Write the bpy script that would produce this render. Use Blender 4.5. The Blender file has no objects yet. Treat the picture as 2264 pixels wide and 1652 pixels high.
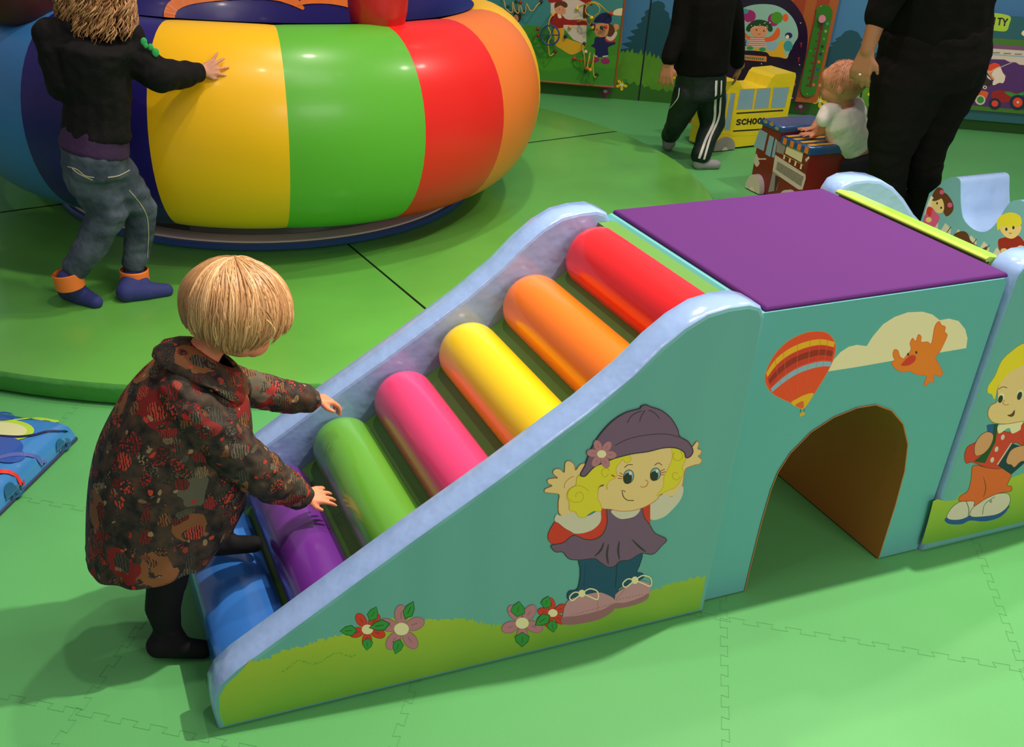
import bpy, math, random
from mathutils import Vector, Matrix, noise
import numpy as np

# ------------------------------------------------------------------ camera
F_PX, CX, CY, CAM_H = 2276.2, 933.8, 942.9, 1.65
YAW, PITCH, ROLL = [math.radians(a) for a in (20.902, 30.580, -1.644)]
def cam_axes():
    cy, sy = math.cos(YAW), math.sin(YAW)
    fwd = Vector((sy*math.cos(PITCH), cy*math.cos(PITCH), -math.sin(PITCH)))
    r = Vector((cy, -sy, 0)); d = fwd.cross(r)
    c, s = math.cos(ROLL), math.sin(ROLL)
    return c*r+s*d, -s*r+c*d, fwd
AX = cam_axes()
CAM = Vector((0, 0, CAM_H))
sc = bpy.context.scene
cam_d = bpy.data.cameras.new('camera'); cam = bpy.data.objects.new('camera', cam_d)
sc.collection.objects.link(cam); sc.camera = cam
m = Matrix((AX[0], -AX[1], -AX[2])).transposed().to_4x4(); m.translation = CAM
cam.matrix_world = m
cam_d.sensor_fit = 'HORIZONTAL'; cam_d.sensor_width = 36
cam_d.lens = 36*F_PX/2264
cam_d.shift_x = (1132-CX)/2264; cam_d.shift_y = (CY-826)/2264
cam_d.clip_start = .05; cam_d.clip_end = 60

# ------------------------------------------------------------------ world, lamps, exposure
w = bpy.data.worlds.new('world'); sc.world = w; w.use_nodes = True
w.node_tree.nodes['Background'].inputs[0].default_value = (.98, .88, .92, 1)
w.node_tree.nodes['Background'].inputs[1].default_value = .25
def lamp(name, loc, energy, target, size=.12, spot=None, col=(1, .89, .79)):
    d = bpy.data.lights.new(name, 'SPOT' if spot else 'POINT')
    d.energy = energy; d.color = col; d.shadow_soft_size = size
    if spot: d.spot_size = math.radians(spot); d.spot_blend = .6
    o = bpy.data.objects.new(name, d); sc.collection.objects.link(o); o.location = loc
    o.rotation_euler = (Vector(target)-Vector(loc)).to_track_quat('-Z', 'Y').to_euler()
    return o
lamp('ceiling_spot', (2.35, 1.80, 3.5), 500, (2.1, .9, 0), .035, 105)
lamp('ceiling_spot', (.85, 2.05, 3.6), 72, (.7, 1.9, 0), .05, 100)
lamp('ceiling_spot', (1.6, 3.2, 3.6), 150, (1.1, 3.4, 0), .08, 110)
lamp('ceiling_spot', (-.6, 1.0, 3.5), 14, (-.2, 2.5, 0), .06, 110)
lamp('ceiling_spot', (4.2, 2.8, 3.5), 150, (3.8, 3.4, 0), .08, 120)
lamp('ceiling_spot', (3.3, 4.3, 3.4), 130, (4.2, 5.3, 0), .08, 120)  # extra spot, added to brighten the toy bus and back wall
def fill_lamp(loc, size, energy, target):
    d = bpy.data.lights.new('fill_panel', 'AREA'); d.energy = energy; d.color = (1, .86, .88); d.shape = 'RECTANGLE'; d.size, d.size_y = size
    o = bpy.data.objects.new('fill_panel', d); sc.collection.objects.link(o); o.location = loc
    o.rotation_euler = (Vector(target)-Vector(loc)).to_track_quat('-Z', 'Y').to_euler()
fill_lamp((2.2, -2.2, 2.5), (2.2, 1.0), 72, (1.8, 2.0, .3))  # unseen area lamp added behind the camera to fill the front faces
fill_lamp((1.6, 1.6, 3.4), (1.0, 1.0), 22, (1.2, 5.0, .6))  # second added area lamp, overhead fill aimed at the ring
sc.view_settings.view_transform = 'Standard'
sc.view_settings.look = 'None'
sc.view_settings.gamma = 1
sc.view_settings.use_curve_mapping = False
sc.view_settings.exposure = 0.0

# ------------------------------------------------------------------ helpers
COL = sc.collection
def ray(x, y): return AX[0]*((x-CX)/F_PX)+AX[1]*((y-CY)/F_PX)+AX[2]
def onz(x, y, z=0):
    d = ray(x, y); return CAM+d*((z-CAM_H)/d.z)
def onpl(x, y, n, c):
    n = Vector(n); d = ray(x, y); return CAM+d*((c-n.dot(CAM))/n.dot(d))
def at(x, y, Y): return onpl(x, y, (0, 1, 0), Y)
def lin(c):
    c = c/255; return c/12.92 if c <= .04045 else ((c+.055)/1.055)**2.4
def rgb(h): return tuple(lin(int(h[i:i+2], 16)) for i in (0, 2, 4))+(1,)
MATS = {}
def mat(name, col, rough=.5, bump=None, spec=.5, coat=0, fn=None, emit=None, var=None, sheen=0):
    """bump=(kind, scale, strength, distance[, stretch])"""
    if name in MATS: return MATS[name]
    M = bpy.data.materials.new(name); M.use_nodes = True; nt = M.node_tree
    b = nt.nodes['Principled BSDF']
    if isinstance(col, str): col = rgb(col)
    b.inputs['Base Color'].default_value = col
    b.inputs['Roughness'].default_value = rough
    b.inputs['Specular IOR Level'].default_value = spec
    b.inputs['Coat Weight'].default_value = coat
    b.inputs['Coat Roughness'].default_value = .12
    if sheen: b.inputs['Sheen Weight'].default_value = sheen
    tc = nt.nodes.new('ShaderNodeTexCoord')
    if var:
        n = nt.nodes.new('ShaderNodeTexNoise'); n.inputs['Scale'].default_value = var[0]; n.inputs['Detail'].default_value = 3
        nt.links.new(tc.outputs['Object'], n.inputs['Vector'])
        h = nt.nodes.new('ShaderNodeHueSaturation'); h.inputs['Color'].default_value = col
        mr = nt.nodes.new('ShaderNodeMapRange'); mr.inputs['From Min'].default_value = .3; mr.inputs['From Max'].default_value = .7
        mr.inputs['To Min'].default_value = 1-var[1]; mr.inputs['To Max'].default_value = 1+var[1]
        nt.links.new(n.outputs['Fac'], mr.inputs['Value']); nt.links.new(mr.outputs[0], h.inputs['Value'])
        nt.links.new(h.outputs[0], b.inputs['Base Color'])
    if bump:
        kind, scale, strg, dist = bump[:4]
        mp = nt.nodes.new('ShaderNodeMapping')
        if len(bump) > 4: mp.inputs['Scale'].default_value = bump[4]
        nt.links.new(tc.outputs['Object'], mp.inputs['Vector'])
        if kind == 'noise':
            t = nt.nodes.new('ShaderNodeTexNoise'); t.inputs['Detail'].default_value = 2; out = 'Fac'
        elif kind == 'wave':
            t = nt.nodes.new('ShaderNodeTexWave'); t.inputs['Distortion'].default_value = 5; t.inputs['Detail'].default_value = 1
            t.inputs['Detail Scale'].default_value = .6; out = 'Fac'
        elif kind == 'vor':
            t = nt.nodes.new('ShaderNodeTexVoronoi'); out = 'Distance'
        t.inputs['Scale'].default_value = scale
        nt.links.new(mp.outputs[0], t.inputs['Vector'])
        bp = nt.nodes.new('ShaderNodeBump'); bp.inputs['Strength'].default_value = strg; bp.inputs['Distance'].default_value = dist
        nt.links.new(t.outputs[out], bp.inputs['Height']); nt.links.new(bp.outputs[0], b.inputs['Normal'])
    if fn: fn(nt, b, tc)
    MATS[name] = M
    return M

class MB:
    """collects faces with materials and builds one mesh object"""
    def __init__(s): s.v = []; s.f = []; s.m = []; s.mats = []
    def mi(s, mt):
        if mt not in s.mats: s.mats.append(mt)
        return s.mats.index(mt)
    def poly(s, pts, mt):
        o = len(s.v); s.v += [Vector(p) for p in pts]; s.f.append(tuple(range(o, o+len(pts)))); s.m.append(s.mi(mt))
    def grid(s, rows, mt, cu=False, cv=False, flip=False):
        o = len(s.v); nr = len(rows); nc = len(rows[0])
        for r in rows: s.v += [Vector(p) for p in r]
        for i in range(nr if cv else nr-1):
            for j in range(nc if cu else nc-1):
                a = o+i*nc+j; b = o+i*nc+(j+1) % nc; c = o+((i+1) % nr)*nc+(j+1) % nc; d = o+((i+1) % nr)*nc+j
                s.f.append((a, d, c, b) if flip else (a, b, c, d)); s.m.append(s.mi(mt))
    def cap(s, ring, mt, flip=False):
        s.poly(list(reversed(ring)) if flip else ring, mt)
    def tube(s, pts, rad, mt, n=8, caps=True):
        pts = [Vector(p) for p in pts]
        rad = rad if isinstance(rad, (list, tuple)) else [rad]*len(pts)
        rings = []; up = None
        for i, p in enumerate(pts):
            t = (pts[min(i+1, len(pts)-1)]-pts[max(i-1, 0)]).normalized()
            if up is None: up = t.orthogonal().normalized()
            up = (up-t*up.dot(t)); up = up.normalized() if up.length > 1e-6 else t.orthogonal().normalized()
            sd = t.cross(up)
            rings.append([p+(up*math.cos(a)+sd*math.sin(a))*rad[i] for a in [2*math.pi*k/n for k in range(n)]])
        s.grid(rings, mt, cu=True)
        if caps: s.cap(rings[0], mt, True); s.cap(rings[-1], mt)
    def ell(s, c, r, mt, nu=20, nv=12, rot=None):
        c = Vector(c); rows = []
        for i in range(nv+1):
            th = math.pi*i/nv
            row = []
            for j in range(nu):
                ph = 2*math.pi*j/nu
                p = Vector((r[0]*math.sin(th)*math.cos(ph), r[1]*math.sin(th)*math.sin(ph), r[2]*math.cos(th)))
                if rot: p = rot @ p
                row.append(c+p)
            rows.append(row)
        s.grid(rows, mt, cu=True, flip=True)
    def capsule(s, a, ra, b, rb, mt, n=14):
        a = Vector(a); b = Vector(b); d = (b-a); L = max(d.length, 1e-5); t = d/L
        pts = []; rr = []
        for k in range(7):
            th = math.pi/2*(1-k/6.0); pts.append(a-t*ra*math.sin(th)); rr.append(max(ra*math.cos(th), .0004))
        for k in range(7):
            th = math.pi/2*k/6.0; pts.append(b+t*rb*math.sin(th)); rr.append(max(rb*math.cos(th), .0004))
        s.tube(pts, rr, mt, n)
    def box(s, c, sz, mt, rot=0):
        c = Vector(c); R = Matrix.Rotation(rot, 3, 'Z'); h = [x/2 for x in sz]
        P = [c+R @ Vector((sx*h[0], sy*h[1], sz_*h[2])) for sx in (-1, 1) for sy in (-1, 1) for sz_ in (-1, 1)]
        for q in ((0, 1, 3, 2), (4, 6, 7, 5), (0, 4, 5, 1), (2, 3, 7, 6), (0, 2, 6, 4), (1, 5, 7, 3)):
            s.poly([P[i] for i in q], mt)
    def build(s, name, parent=None, smooth=True, label=None, sharp=40, bevel=None, recalc=False):
        me = bpy.data.meshes.new(name)
        me.from_pydata([tuple(v) for v in s.v], [], s.f)
        for mt in s.mats: me.materials.append(mt)
        me.polygons.foreach_set('material_index', s.m)
        if recalc:
            import bmesh
            bm = bmesh.new(); bm.from_mesh(me); bmesh.ops.remove_doubles(bm, verts=bm.verts, dist=1e-5)
            bmesh.ops.recalc_face_normals(bm, faces=bm.faces); bm.to_mesh(me); bm.free()
        me.update()
        if smooth:
            me.polygons.foreach_set('use_smooth', [True]*len(me.polygons))
            try: me.set_sharp_from_angle(angle=math.radians(sharp))
            except Exception: pass
        o = bpy.data.objects.new(name, me); COL.objects.link(o)
        if parent:
            o.parent = parent; o.matrix_parent_inverse = parent.matrix_world.inverted()
        if bevel:
            b = o.modifiers.new('bevel', 'BEVEL'); b.width = bevel; b.segments = 3; b.limit_method = 'ANGLE'; b.angle_limit = math.radians(50)
        if label: o['label'] = label
        return o
def thing(name, label, cat, loc=(0, 0, 0), group=None):
    o = bpy.data.objects.new(name, None); COL.objects.link(o); o.location = loc
    o.empty_display_size = .1
    o.matrix_world = Matrix.Translation(Vector(loc))
    o['label'] = label; o['category'] = cat
    if group: o['group'] = group
    return o
def tag(o, label, cat, group=None):
    o['label'] = label; o['category'] = cat
    if group: o['group'] = group
    return o
def crspline(pts, n=6, closed=True):
    out = []; N = len(pts)
    rng = range(N if closed else N-1)
    for i in rng:
        if closed: p0, p1, p2, p3 = pts[i-1], pts[i], pts[(i+1) % N], pts[(i+2) % N]
        else: p0, p1, p2, p3 = pts[max(i-1, 0)], pts[i], pts[i+1], pts[min(i+2, N-1)]
        for k in range(n):
            t = k/n
            out.append(tuple(.5*((2*p1[a])+(-p0[a]+p2[a])*t+(2*p0[a]-5*p1[a]+4*p2[a]-p3[a])*t*t+(-p0[a]+3*p1[a]-3*p2[a]+p3[a])*t**3) for a in range(len(p1))))
    if not closed: out.append(tuple(pts[-1]))
    return out
class Art:
    """flat printed shapes laid on one real surface plane (n.p=c); coordinates are read off the photograph"""
    def __init__(s, mb, n, c, crop, base=1):
        s.mb = mb; s.n = Vector(n); s.c = c; s.ox, s.oy, s.s = crop; s.k = base
        s.sg = 1 if s.n.dot(CAM) > c else -1
    def P(s, p, lift):
        q = onpl(s.ox+p[0]/s.s, s.oy+p[1]/s.s, s.n, s.c); return q+s.n*(s.sg*lift)
    def fill(s, pts, mt, smooth=True, n=4):
        s.k += 1
        if smooth: pts = crspline(pts, n)
        V = [s.P(p, .000015*s.k) for p in pts]
        nn = Vector((0, 0, 0))
        for i in range(len(V)): nn += (V[i]-V[0]).cross(V[(i+1) % len(V)]-V[0])
        if nn.dot(s.n)*s.sg < 0: V.reverse()
        s.mb.poly(V, mt)
    def line(s, pts, wd, mt, smooth=True, closed=False, taper=False):
        s.k += 1
        if smooth and len(pts) > 2: pts = crspline(pts, 5, closed)
        if closed: pts = list(pts)+[pts[0]]
        L = []; R = []
        for i, p in enumerate(pts):
            a = pts[max(i-1, 0)]; b = pts[min(i+1, len(pts)-1)]
            dx, dy = b[0]-a[0], b[1]-a[1]; l = math.hypot(dx, dy) or 1
            h = wd/2*(math.sin(math.pi*min(max((i+.3)/(len(pts)-.4), 0), 1))**.6 if taper else 1)
            L.append(s.P((p[0]-dy/l*h, p[1]+dx/l*h), .000015*s.k)); R.append(s.P((p[0]+dy/l*h, p[1]-dx/l*h), .000015*s.k))
        s.mb.grid([L, R], mt)
    def shape(s, pts, mt, ol=None, wd=4, smooth=True):
        s.fill(pts, mt, smooth)
        if ol: s.line(pts, wd, ol, smooth, True)
    def disc(s, c, rx, ry, mt, rot=0, ol=None, wd=3):
        ca, sa = math.cos(rot), math.sin(rot)
        pts = [(c[0]+rx*math.cos(a)*ca-ry*math.sin(a)*sa, c[1]+rx*math.cos(a)*sa+ry*math.sin(a)*ca) for a in [2*math.pi*k/20 for k in range(20)]]
        s.fill(pts, mt, False)
        if ol: s.line(pts, wd, ol, False, True)
    def flower(s, c, R, pet, ctr, ol, n=5, a0=.3, squash=1):
        for k in range(n):
            a = a0+2*math.pi*k/n
            s.disc((c[0]+R*.62*math.cos(a), c[1]+R*.62*math.sin(a)*squash), R*.42, R*.27, pet, a, ol, R*.035)
            s.line([(c[0]+R*.45*math.cos(a), c[1]+R*.45*math.sin(a)*squash), (c[0]+R*.72*math.cos(a), c[1]+R*.72*math.sin(a)*squash)], R*.05, ol, False)
        s.disc(c, R*.32, R*.27, ctr, 0)
    def leaf(s, a, b, wd, mt, ol):
        dx, dy = b[0]-a[0], b[1]-a[1]; l = math.hypot(dx, dy); nx, ny = -dy/l*wd, dx/l*wd
        pts = [a, (a[0]+dx*.3+nx, a[1]+dy*.3+ny), (a[0]+dx*.65+nx*.8, a[1]+dy*.65+ny*.8), b, (a[0]+dx*.65-nx*.8, a[1]+dy*.65-ny*.8), (a[0]+dx*.3-nx, a[1]+dy*.3-ny)]
        s.fill(pts, mt, False); s.line(pts, l*.04, ol, False, True)
        s.line([(a[0]+dx*.3, a[1]+dy*.3), (a[0]+dx*.7, a[1]+dy*.7)], l*.035, ol, False)

def blob(name, parts, mt, parent, voxel=.004, smooth=4, label=None):
    """one continuous surface grown from tapered limbs and ellipsoids"""
    mb = MB()
    for p in parts:
        if p[0] == 'c': mb.capsule(p[1], p[2], p[3], p[4], mt)
        elif p[0] == 'e': mb.ell(p[1], p[2], mt, rot=p[3] if len(p) > 3 else None)
        elif p[0] == 't':
            mb.tube(p[1], p[2], mt, 14)
            for q0, q1, r_ in ((p[1][0], p[1][1], p[2][0]), (p[1][-1], p[1][-2], p[2][-1])): mb.ell(q0, (r_, r_, r_*.22), mt, 16, 8, frame(Vector(q1)-Vector(q0)))
    o = mb.build(name, None, smooth=False)
    r = o.modifiers.new('r', 'REMESH'); r.mode = 'VOXEL'; r.voxel_size = voxel; r.use_smooth_shade = True
    s = o.modifiers.new('s', 'SMOOTH'); s.factor = .5; s.iterations = smooth
    dg = bpy.context.evaluated_depsgraph_get(); dg.update()
    me = bpy.data.meshes.new_from_object(o.evaluated_get(dg))
    o.modifiers.clear(); old = o.data; o.data = me; bpy.data.meshes.remove(old); me.name = name
    me.materials.clear(); me.materials.append(mt)
    me.polygons.foreach_set('use_smooth', [True]*len(me.polygons))
    if parent:
        o.parent = parent; o.matrix_parent_inverse = parent.matrix_world.inverted()
    if label: o['label'] = label
    return o
def displace(o, fn):
    me = o.data; cos = [v.co.copy() for v in me.vertices]; nos = [v.normal.copy() for v in me.vertices]
    flat = []
    for c, n in zip(cos, nos): flat.extend(c+n*fn(c))
    me.vertices.foreach_set('co', flat); me.update()
def frame(z, x=None):
    z = Vector(z).normalized(); x = Vector(x) if x else z.orthogonal(); x = (x-z*x.dot(z)).normalized(); y = z.cross(x)
    return Matrix((x, y, z)).transposed()
random.seed(4)

# ------------------------------------------------------------------ materials
def vinyl(name, hexc, rough=.32, strength=.25, scale=9, coat=.25, dist=.01):
    return mat(name, hexc, rough, ('noise', scale, strength, dist), coat=coat)
def floor_fn(nt, b, tc):
    # fine cross-hatched grain of the foam tiles
    v = nt.nodes.new('ShaderNodeTexChecker'); v.inputs['Scale'].default_value = 190
    mp = nt.nodes.new('ShaderNodeMapping'); mp.inputs['Rotation'].default_value = (0, 0, .9)
    nt.links.new(tc.outputs['Object'], mp.inputs['Vector']); nt.links.new(mp.outputs[0], v.inputs['Vector'])
    bp = nt.nodes.new('ShaderNodeBump'); bp.inputs['Strength'].default_value = .6; bp.inputs['Distance'].default_value = .002
    nt.links.new(v.outputs['Fac'], bp.inputs['Height']); nt.links.new(bp.outputs[0], b.inputs['Normal'])
M_floor = mat('foam_floor', (.105, .42, .118, 1), .55, fn=floor_fn, var=(1.6, .06))
M_seam = mat('foam_seam', (.08, .34, .09, 1), .7)
M_mat = mat('mat_green', (.125, .42, .06, 1), .38, ('noise', 5, .35, .012, (1, .22, 1)), coat=.25, var=(2.5, .10))
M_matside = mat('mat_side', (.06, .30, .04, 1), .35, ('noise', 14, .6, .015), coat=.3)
M_zip = mat('mat_zip', '0f2a10', .7)
M_teal = mat('panel_teal', (.145, .40, .375, 1), .42, ('wave', 2.2, .3, .012, (1, 1, .25)), coat=.1)
M_teal2 = mat('tunnel_teal', (.125, .42, .40, 1), .42, ('noise', 3, .15, .01), coat=.1)
M_lblue = mat('edging_blue', (.28, .43, .71, 1), .18, ('noise', 20, .5, .006), coat=.5)
M_dblue = mat('side_blue', (.14, .32, .62, 1), .3, ('noise', 12, .3, .008), coat=.3)
def grass_fn(nt, b, tc):
    sp = nt.nodes.new('ShaderNodeSeparateXYZ'); nt.links.new(tc.outputs['Object'], sp.inputs[0])
    n = nt.nodes.new('ShaderNodeTexNoise'); n.inputs['Scale'].default_value = 4; nt.links.new(tc.outputs['Object'], n.inputs['Vector'])
    a = nt.nodes.new('ShaderNodeMath'); a.operation = 'MULTIPLY_ADD'; a.inputs[1].default_value = .12; nt.links.new(n.outputs['Fac'], a.inputs[0]); nt.links.new(sp.outputs['Z'], a.inputs[2])
    cr = nt.nodes.new('ShaderNodeValToRGB'); e = cr.color_ramp.elements; e[0].position = .07; e[0].color = (.17, .40, .035, 1); e[1].position = .24; e[1].color = (.44, .52, .035, 1)
    nt.links.new(a.outputs[0], cr.inputs[0]); nt.links.new(cr.outputs[0], b.inputs['Base Color'])
M_grassp = mat('print_grass', (.26, .50, .045, 1), .42, ('noise', 7, .3, .012), coat=.1, fn=grass_fn)
M_gbase = mat('base_green', (.10, .26, .04, 1), .5)
M_purple = mat('cover_purple', (.090, .020, .130, 1), .8, ('noise', 600, .15, .001), spec=.15)
M_brown = mat('tunnel_orange', (.50, .17, .035, 1), .5)

# ------------------------------------------------------------------ floor
mb = MB()
mb.poly([(-6, -4, 0), (14, -4, 0), (14, 12, 0), (-6, 12, 0)], M_floor)
def jigsaw(p0, p1, tooth=.066, wd=.0016):
    p0 = Vector((*p0, 0)); p1 = Vector((*p1, 0)); L = (p1-p0).length; t = (p1-p0)/L; n = Vector((-t.y, t.x, 0))
    pts = []; d = 0; h = .008
    while d < L:
        pts += [p0+t*(d-.002)+n*h, p0+t*(d+tooth*.5+.002)+n*h, p0+t*(d+tooth*.5-.002)-n*h, p0+t*(d+tooth+.002)-n*h]
        d += tooth
    for i in range(len(pts)-1):
        a, b = pts[i], pts[i+1]; u = (b-a).normalized(); s = Vector((-u.y, u.x, 0))*wd/2
        mb.poly([a-s+Vector((0, 0, .0005)), b-s+Vector((0, 0, .0005)), b+s+Vector((0, 0, .0005)), a+s+Vector((0, 0, .0005))], M_seam)
def g2(x, y): q = onz(x, y); return (q.x, q.y)
U = (Vector(g2(1605, 1652))-Vector(g2(1600, 1365))).normalized(); V_ = Vector((-U.y, U.x))
O = Vector(g2(1600, 1368)); T = 1.0
if V_.x < 0: V_ = -V_
for k in range(-3, 4):
    c = O+V_*(.67*k); jigsaw(c-U*3.2, c+U*1.3)
for k in range(-5, 3):
    c = O+U*(.67*k); jigsaw(c-V_*1.9, c+V_*2.3)
fl = mb.build('floor', smooth=False); fl['kind'] = 'structure'

# ------------------------------------------------------------------ back wall with printed mural
WN = Vector((-.573, -.819, 0)).normalized(); WU = Vector((.819, -.573, 0)).normalized(); W0 = Vector((3.38, 6.72, 0))
def wp(u, z, off=0): return W0+WU*u+Vector((0, 0, z))+WN*off
M_sky = mat('mural_sky', (.055, .21, .40, 1), .6); M_sky2 = mat('mural_sky_pale', (.05, .16, .32, 1), .6)
M_tree = mat('mural_tree', (.006, .075, .105, 1), .6); M_wgrass = mat('mural_grass', (.11, .32, .018, 1), .6, var=(4, .25))
M_wgrass2 = mat('mural_grass_dark', (.035, .16, .015, 1), .6); M_line = mat('panel_gap', (.004, .012, .02, 1), .8)
def pcol(h): c = rgb(h); return (min(.95, c[0]*1.38), min(.95, c[1]*1.18), min(.95, c[2]*1.34), 1)
C = {k: mat('print_'+k, pcol(v), .5) for k, v in dict(red='c22a20', cream='e3d39c', white='d9d2b4', skin='f0bd78', skin2='c98f5e', dark='2a211f', navy='15194a', blue='1d4a86',
     yellow='e6c81e', ygreen='d0c62a', pink='ad7078', pink2='c8507a', plum='6c4c68', plumd='34202e', jeans='14405c', jeansd='0c2438', shoe='b08184', shoed='8c5f62', gray='c4bfa2', leaf='2d8a34',
     leafd='12401c', orange='e8761a', orange2='cf5a22', brown='5a2c14', gold='caa21c', ltblue='7fa9b0', steel='8b8a80', teal='2f8f86', purple='4b2460', mag='8a2060', green='3f8f1c', lime='9ac832',
     skinl='b06a32', redd='8e1712', hotr='d8401c', amber='f0a818', mint='7fb59a', choc='4b2412', khaki='8d8f5a', hairg='b59a14').items()}
mb = MB()
def q4(u0, u1, z0, z1, mt, off): mb.poly([wp(u0, z0, off), wp(u1, z0, off), wp(u1, z1, off), wp(u0, z1, off)], mt)
U0, U1, WT = -8.0, 8.0, 2.3
q4(U0, U1, 0, WT, M_sky, 0); 
for a, b in ((U0, WT), (U1, WT)): pass
mb.poly([wp(U0, 0, -.08), wp(U0, WT, -.08), wp(U1, WT, -.08), wp(U1, 0, -.08)], M_sky)
mb.poly([wp(U0, WT), wp(U1, WT), wp(U1, WT, -.08), wp(U0, WT, -.08)], M_sky)
rnd = random.Random(3)
def tree(u, w_, zt):
    pts = [(u-w_, .25)]; n = 9
    for k in range(n):
        t = k/(n-1); z = .28+(zt-.28)*t; hw = w_*(1-.8*t**1.3)
        pts += [(u-hw*(1.05+.25*rnd.random()), z), (u-hw*.78, z+.02)]
    top = [(u, zt+.03)]
    right = [(2*u-p[0]+rnd.uniform(-.02, .02), p[1]) for p in reversed(pts)]
    pts = pts+top+right
    mb.poly([wp(a, b, .0012+.0003*rnd.random()) for a, b in pts], M_tree)
for u, w_, zt in ((-7.4, .3, .7), (-6.6, .3, .6), (-5.6, .34, .75), (5.2, .3, .7), (6.1, .3, .6), (7.1, .3, .75), (-4.6, .3, .75), (-3.9, .3, .6), (-3, .34, .8), (-2.1, .3, .65), (-1.3, .3, .7), (-.5, .3, .6), (.15, .3, .6), (.74, .20, .62), (1.08, .17, .50), (1.45, .25, .7), (1.97, .20, .52), (2.2, .22, .42), (2.6, .3, .7), (3.1, .3, .6), (3.7, .3, .75), (4.4, .3, .6)):
    tree(u, w_, zt)
def grassband(z, amp, mt, off, step=.03):
    pts = [(U0, .0)]; u = U0
    while u < U1:
        h = z+.012*math.sin(u*5)+.01*math.sin(u*13); pts += [(u, h+rnd.uniform(0, amp)), (u+step*.4, h-.008)]; u += step
    pts += [(U1, z), (U1, 0)]
    mb.poly([wp(a, b, off) for a, b in pts], mt)
grassband(.305, .035, M_wgrass, .003)
grassband(.10, .02, M_wgrass2, .0036, .05)
for u in (-6.8, -5.55, 5.85, 7.1, -4.3, -3.05, -1.8, -.55, .693, 2.12, 3.4, 4.6): q4(u-.005, u+.005, 0, WT, M_line, .004)
A = Art(mb, WN, WN.dot(W0)+.004, (1100, 0, 6.884), 2)
A.flower((1890, 1290), 90, C['yellow'], C['cream'], C['leafd']); A.leaf((1910, 1260), (1975, 1210), 30, C['leaf'], C['leafd'])
A.flower((1640, 1390), 95, C['mag'], C['gray'], C['leafd'])
A = Art(mb, WN, WN.dot(W0)+.004, (1420, 0, 3.843), 14)
A.flower((240, 650), 52, C['yellow'], C['cream'], C['leafd']); A.disc((268, 580), 18, 22, C['cream']); A.disc((275, 545), 18, 16, C['red']); A.disc((292, 500), 16, 22, C['leaf'])
A.flower((1508, 855), 60, C['yellow'], C['cream'], C['leafd']); A.flower((1345, 905), 55, C['mag'], C['gray'], C['leafd'])
A.flower((1960, 790), 50, C['yellow'], C['cream'], C['leafd']); A.flower((1975, 705), 45, C['red'], C['cream'], C['leafd'])
wl = mb.build('wall_back', smooth=False); wl['kind'] = 'structure'

# ------------------------------------------------------------------ activity boards on the wall
def board(root, name, u0, u1, z0, z1, th, face, edge, off=.05, rad=.03, label=None):
    mb = MB(); pts = []
    for cx_, cz_, a0 in ((u1-rad, z0+rad, -90), (u1-rad, z1-rad, 0), (u0+rad, z1-rad, 90), (u0+rad, z0+rad, 180)):
        for k in range(5):
            a = math.radians(a0+k*22.5); pts.append((cx_+rad*math.cos(a), cz_+rad*math.sin(a)))
    fr = [wp(a, b, off+th) for a, b in pts]; bk = [wp(a, b, off) for a, b in pts]
    mb.grid([bk, fr], edge, cu=True); mb.poly(fr, face); mb.poly(list(reversed(bk)), edge)
    # wooden batten behind, fixing the board to the wall
    mb.poly([wp(u0+.1, z0+.12, off), wp(u1-.1, z0+.12, off), wp(u1-.1, z0+.12, 0.004), wp(u0+.1, z0+.12, 0.004)], edge)
    return mb
def fin(mb, name, root, label=None): return mb.build(name, root, smooth=False, label=label)
M_bsky = mat('board_sky', (.06, .27, .26, 1), .4, coat=.3); M_bgrass = mat('board_grass', (.06, .28, .025, 1), .4, coat=.3)
M_bedge = mat('board_edge', (.36, .09, .02, 1), .5)
M_wire = mat('wire_yellow', (.62, .42, .04, 1), .35, coat=.4)
OFF = .07
r = thing('bead_maze_board', 'wall board printed with two children, carrying yellow bead wires, left of the trees', 'activity board', wp(-.2, .09, OFF))
b = board(r, 'panel', -1.1, .53, .09, .95, .018, M_bsky, M_bedge, OFF)
pc = WN.dot(wp(0, 0, OFF+.018))
A = Art(b, WN, pc, (1100, 0, 6.884), 1)
A.fill([(300, 420), (450, 380), (620, 400), (800, 430), (1000, 400), (1300, 420), (1500, 440), (1700, 400), (1900, 380), (1895, 600), (1850, 1000), (1800, 1250), (1770, 1290), (1700, 1300), (1300, 1285), (600, 1245), (200, 1230), (-600, 1180), (-600, 420)], M_bgrass, False)
A.fill([(300, 960), (620, 900), (950, 880), (1300, 870), (1700, 850), (1880, 830), (1850, 1000), (1700, 1040), (1300, 1000), (800, 1080), (500, 1000)], C['green'])
A.fill([(1760, 222), (1780, 160), (1850, 128), (1925, 135), (1908, 232)], C['cream'])
A.fill([(810, -150), (1360, -150), (1350, 690), (1150, 600), (1000, 420), (810, 300)], C['gray'], False)
A.fill([(760, 0), (820, 45), (1000, 5), (1180, -20), (1350, 60), (1430, 90), (1440, 60), (1330, -60), (760, -60)], C['redd'])
A.fill([(1310, 90), (1350, 90), (1375, 260), (1340, 280), (1300, 265)], C['brown'])
# slide
A.fill([(880, 560), (1010, 570), (1120, 610), (1330, 690), (1290, 760), (1180, 820), (1100, 825), (960, 740), (880, 680)], C['gold'])
A.fill([(860, 400), (1000, 410), (1000, 560), (880, 600)], C['gold'])
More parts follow.
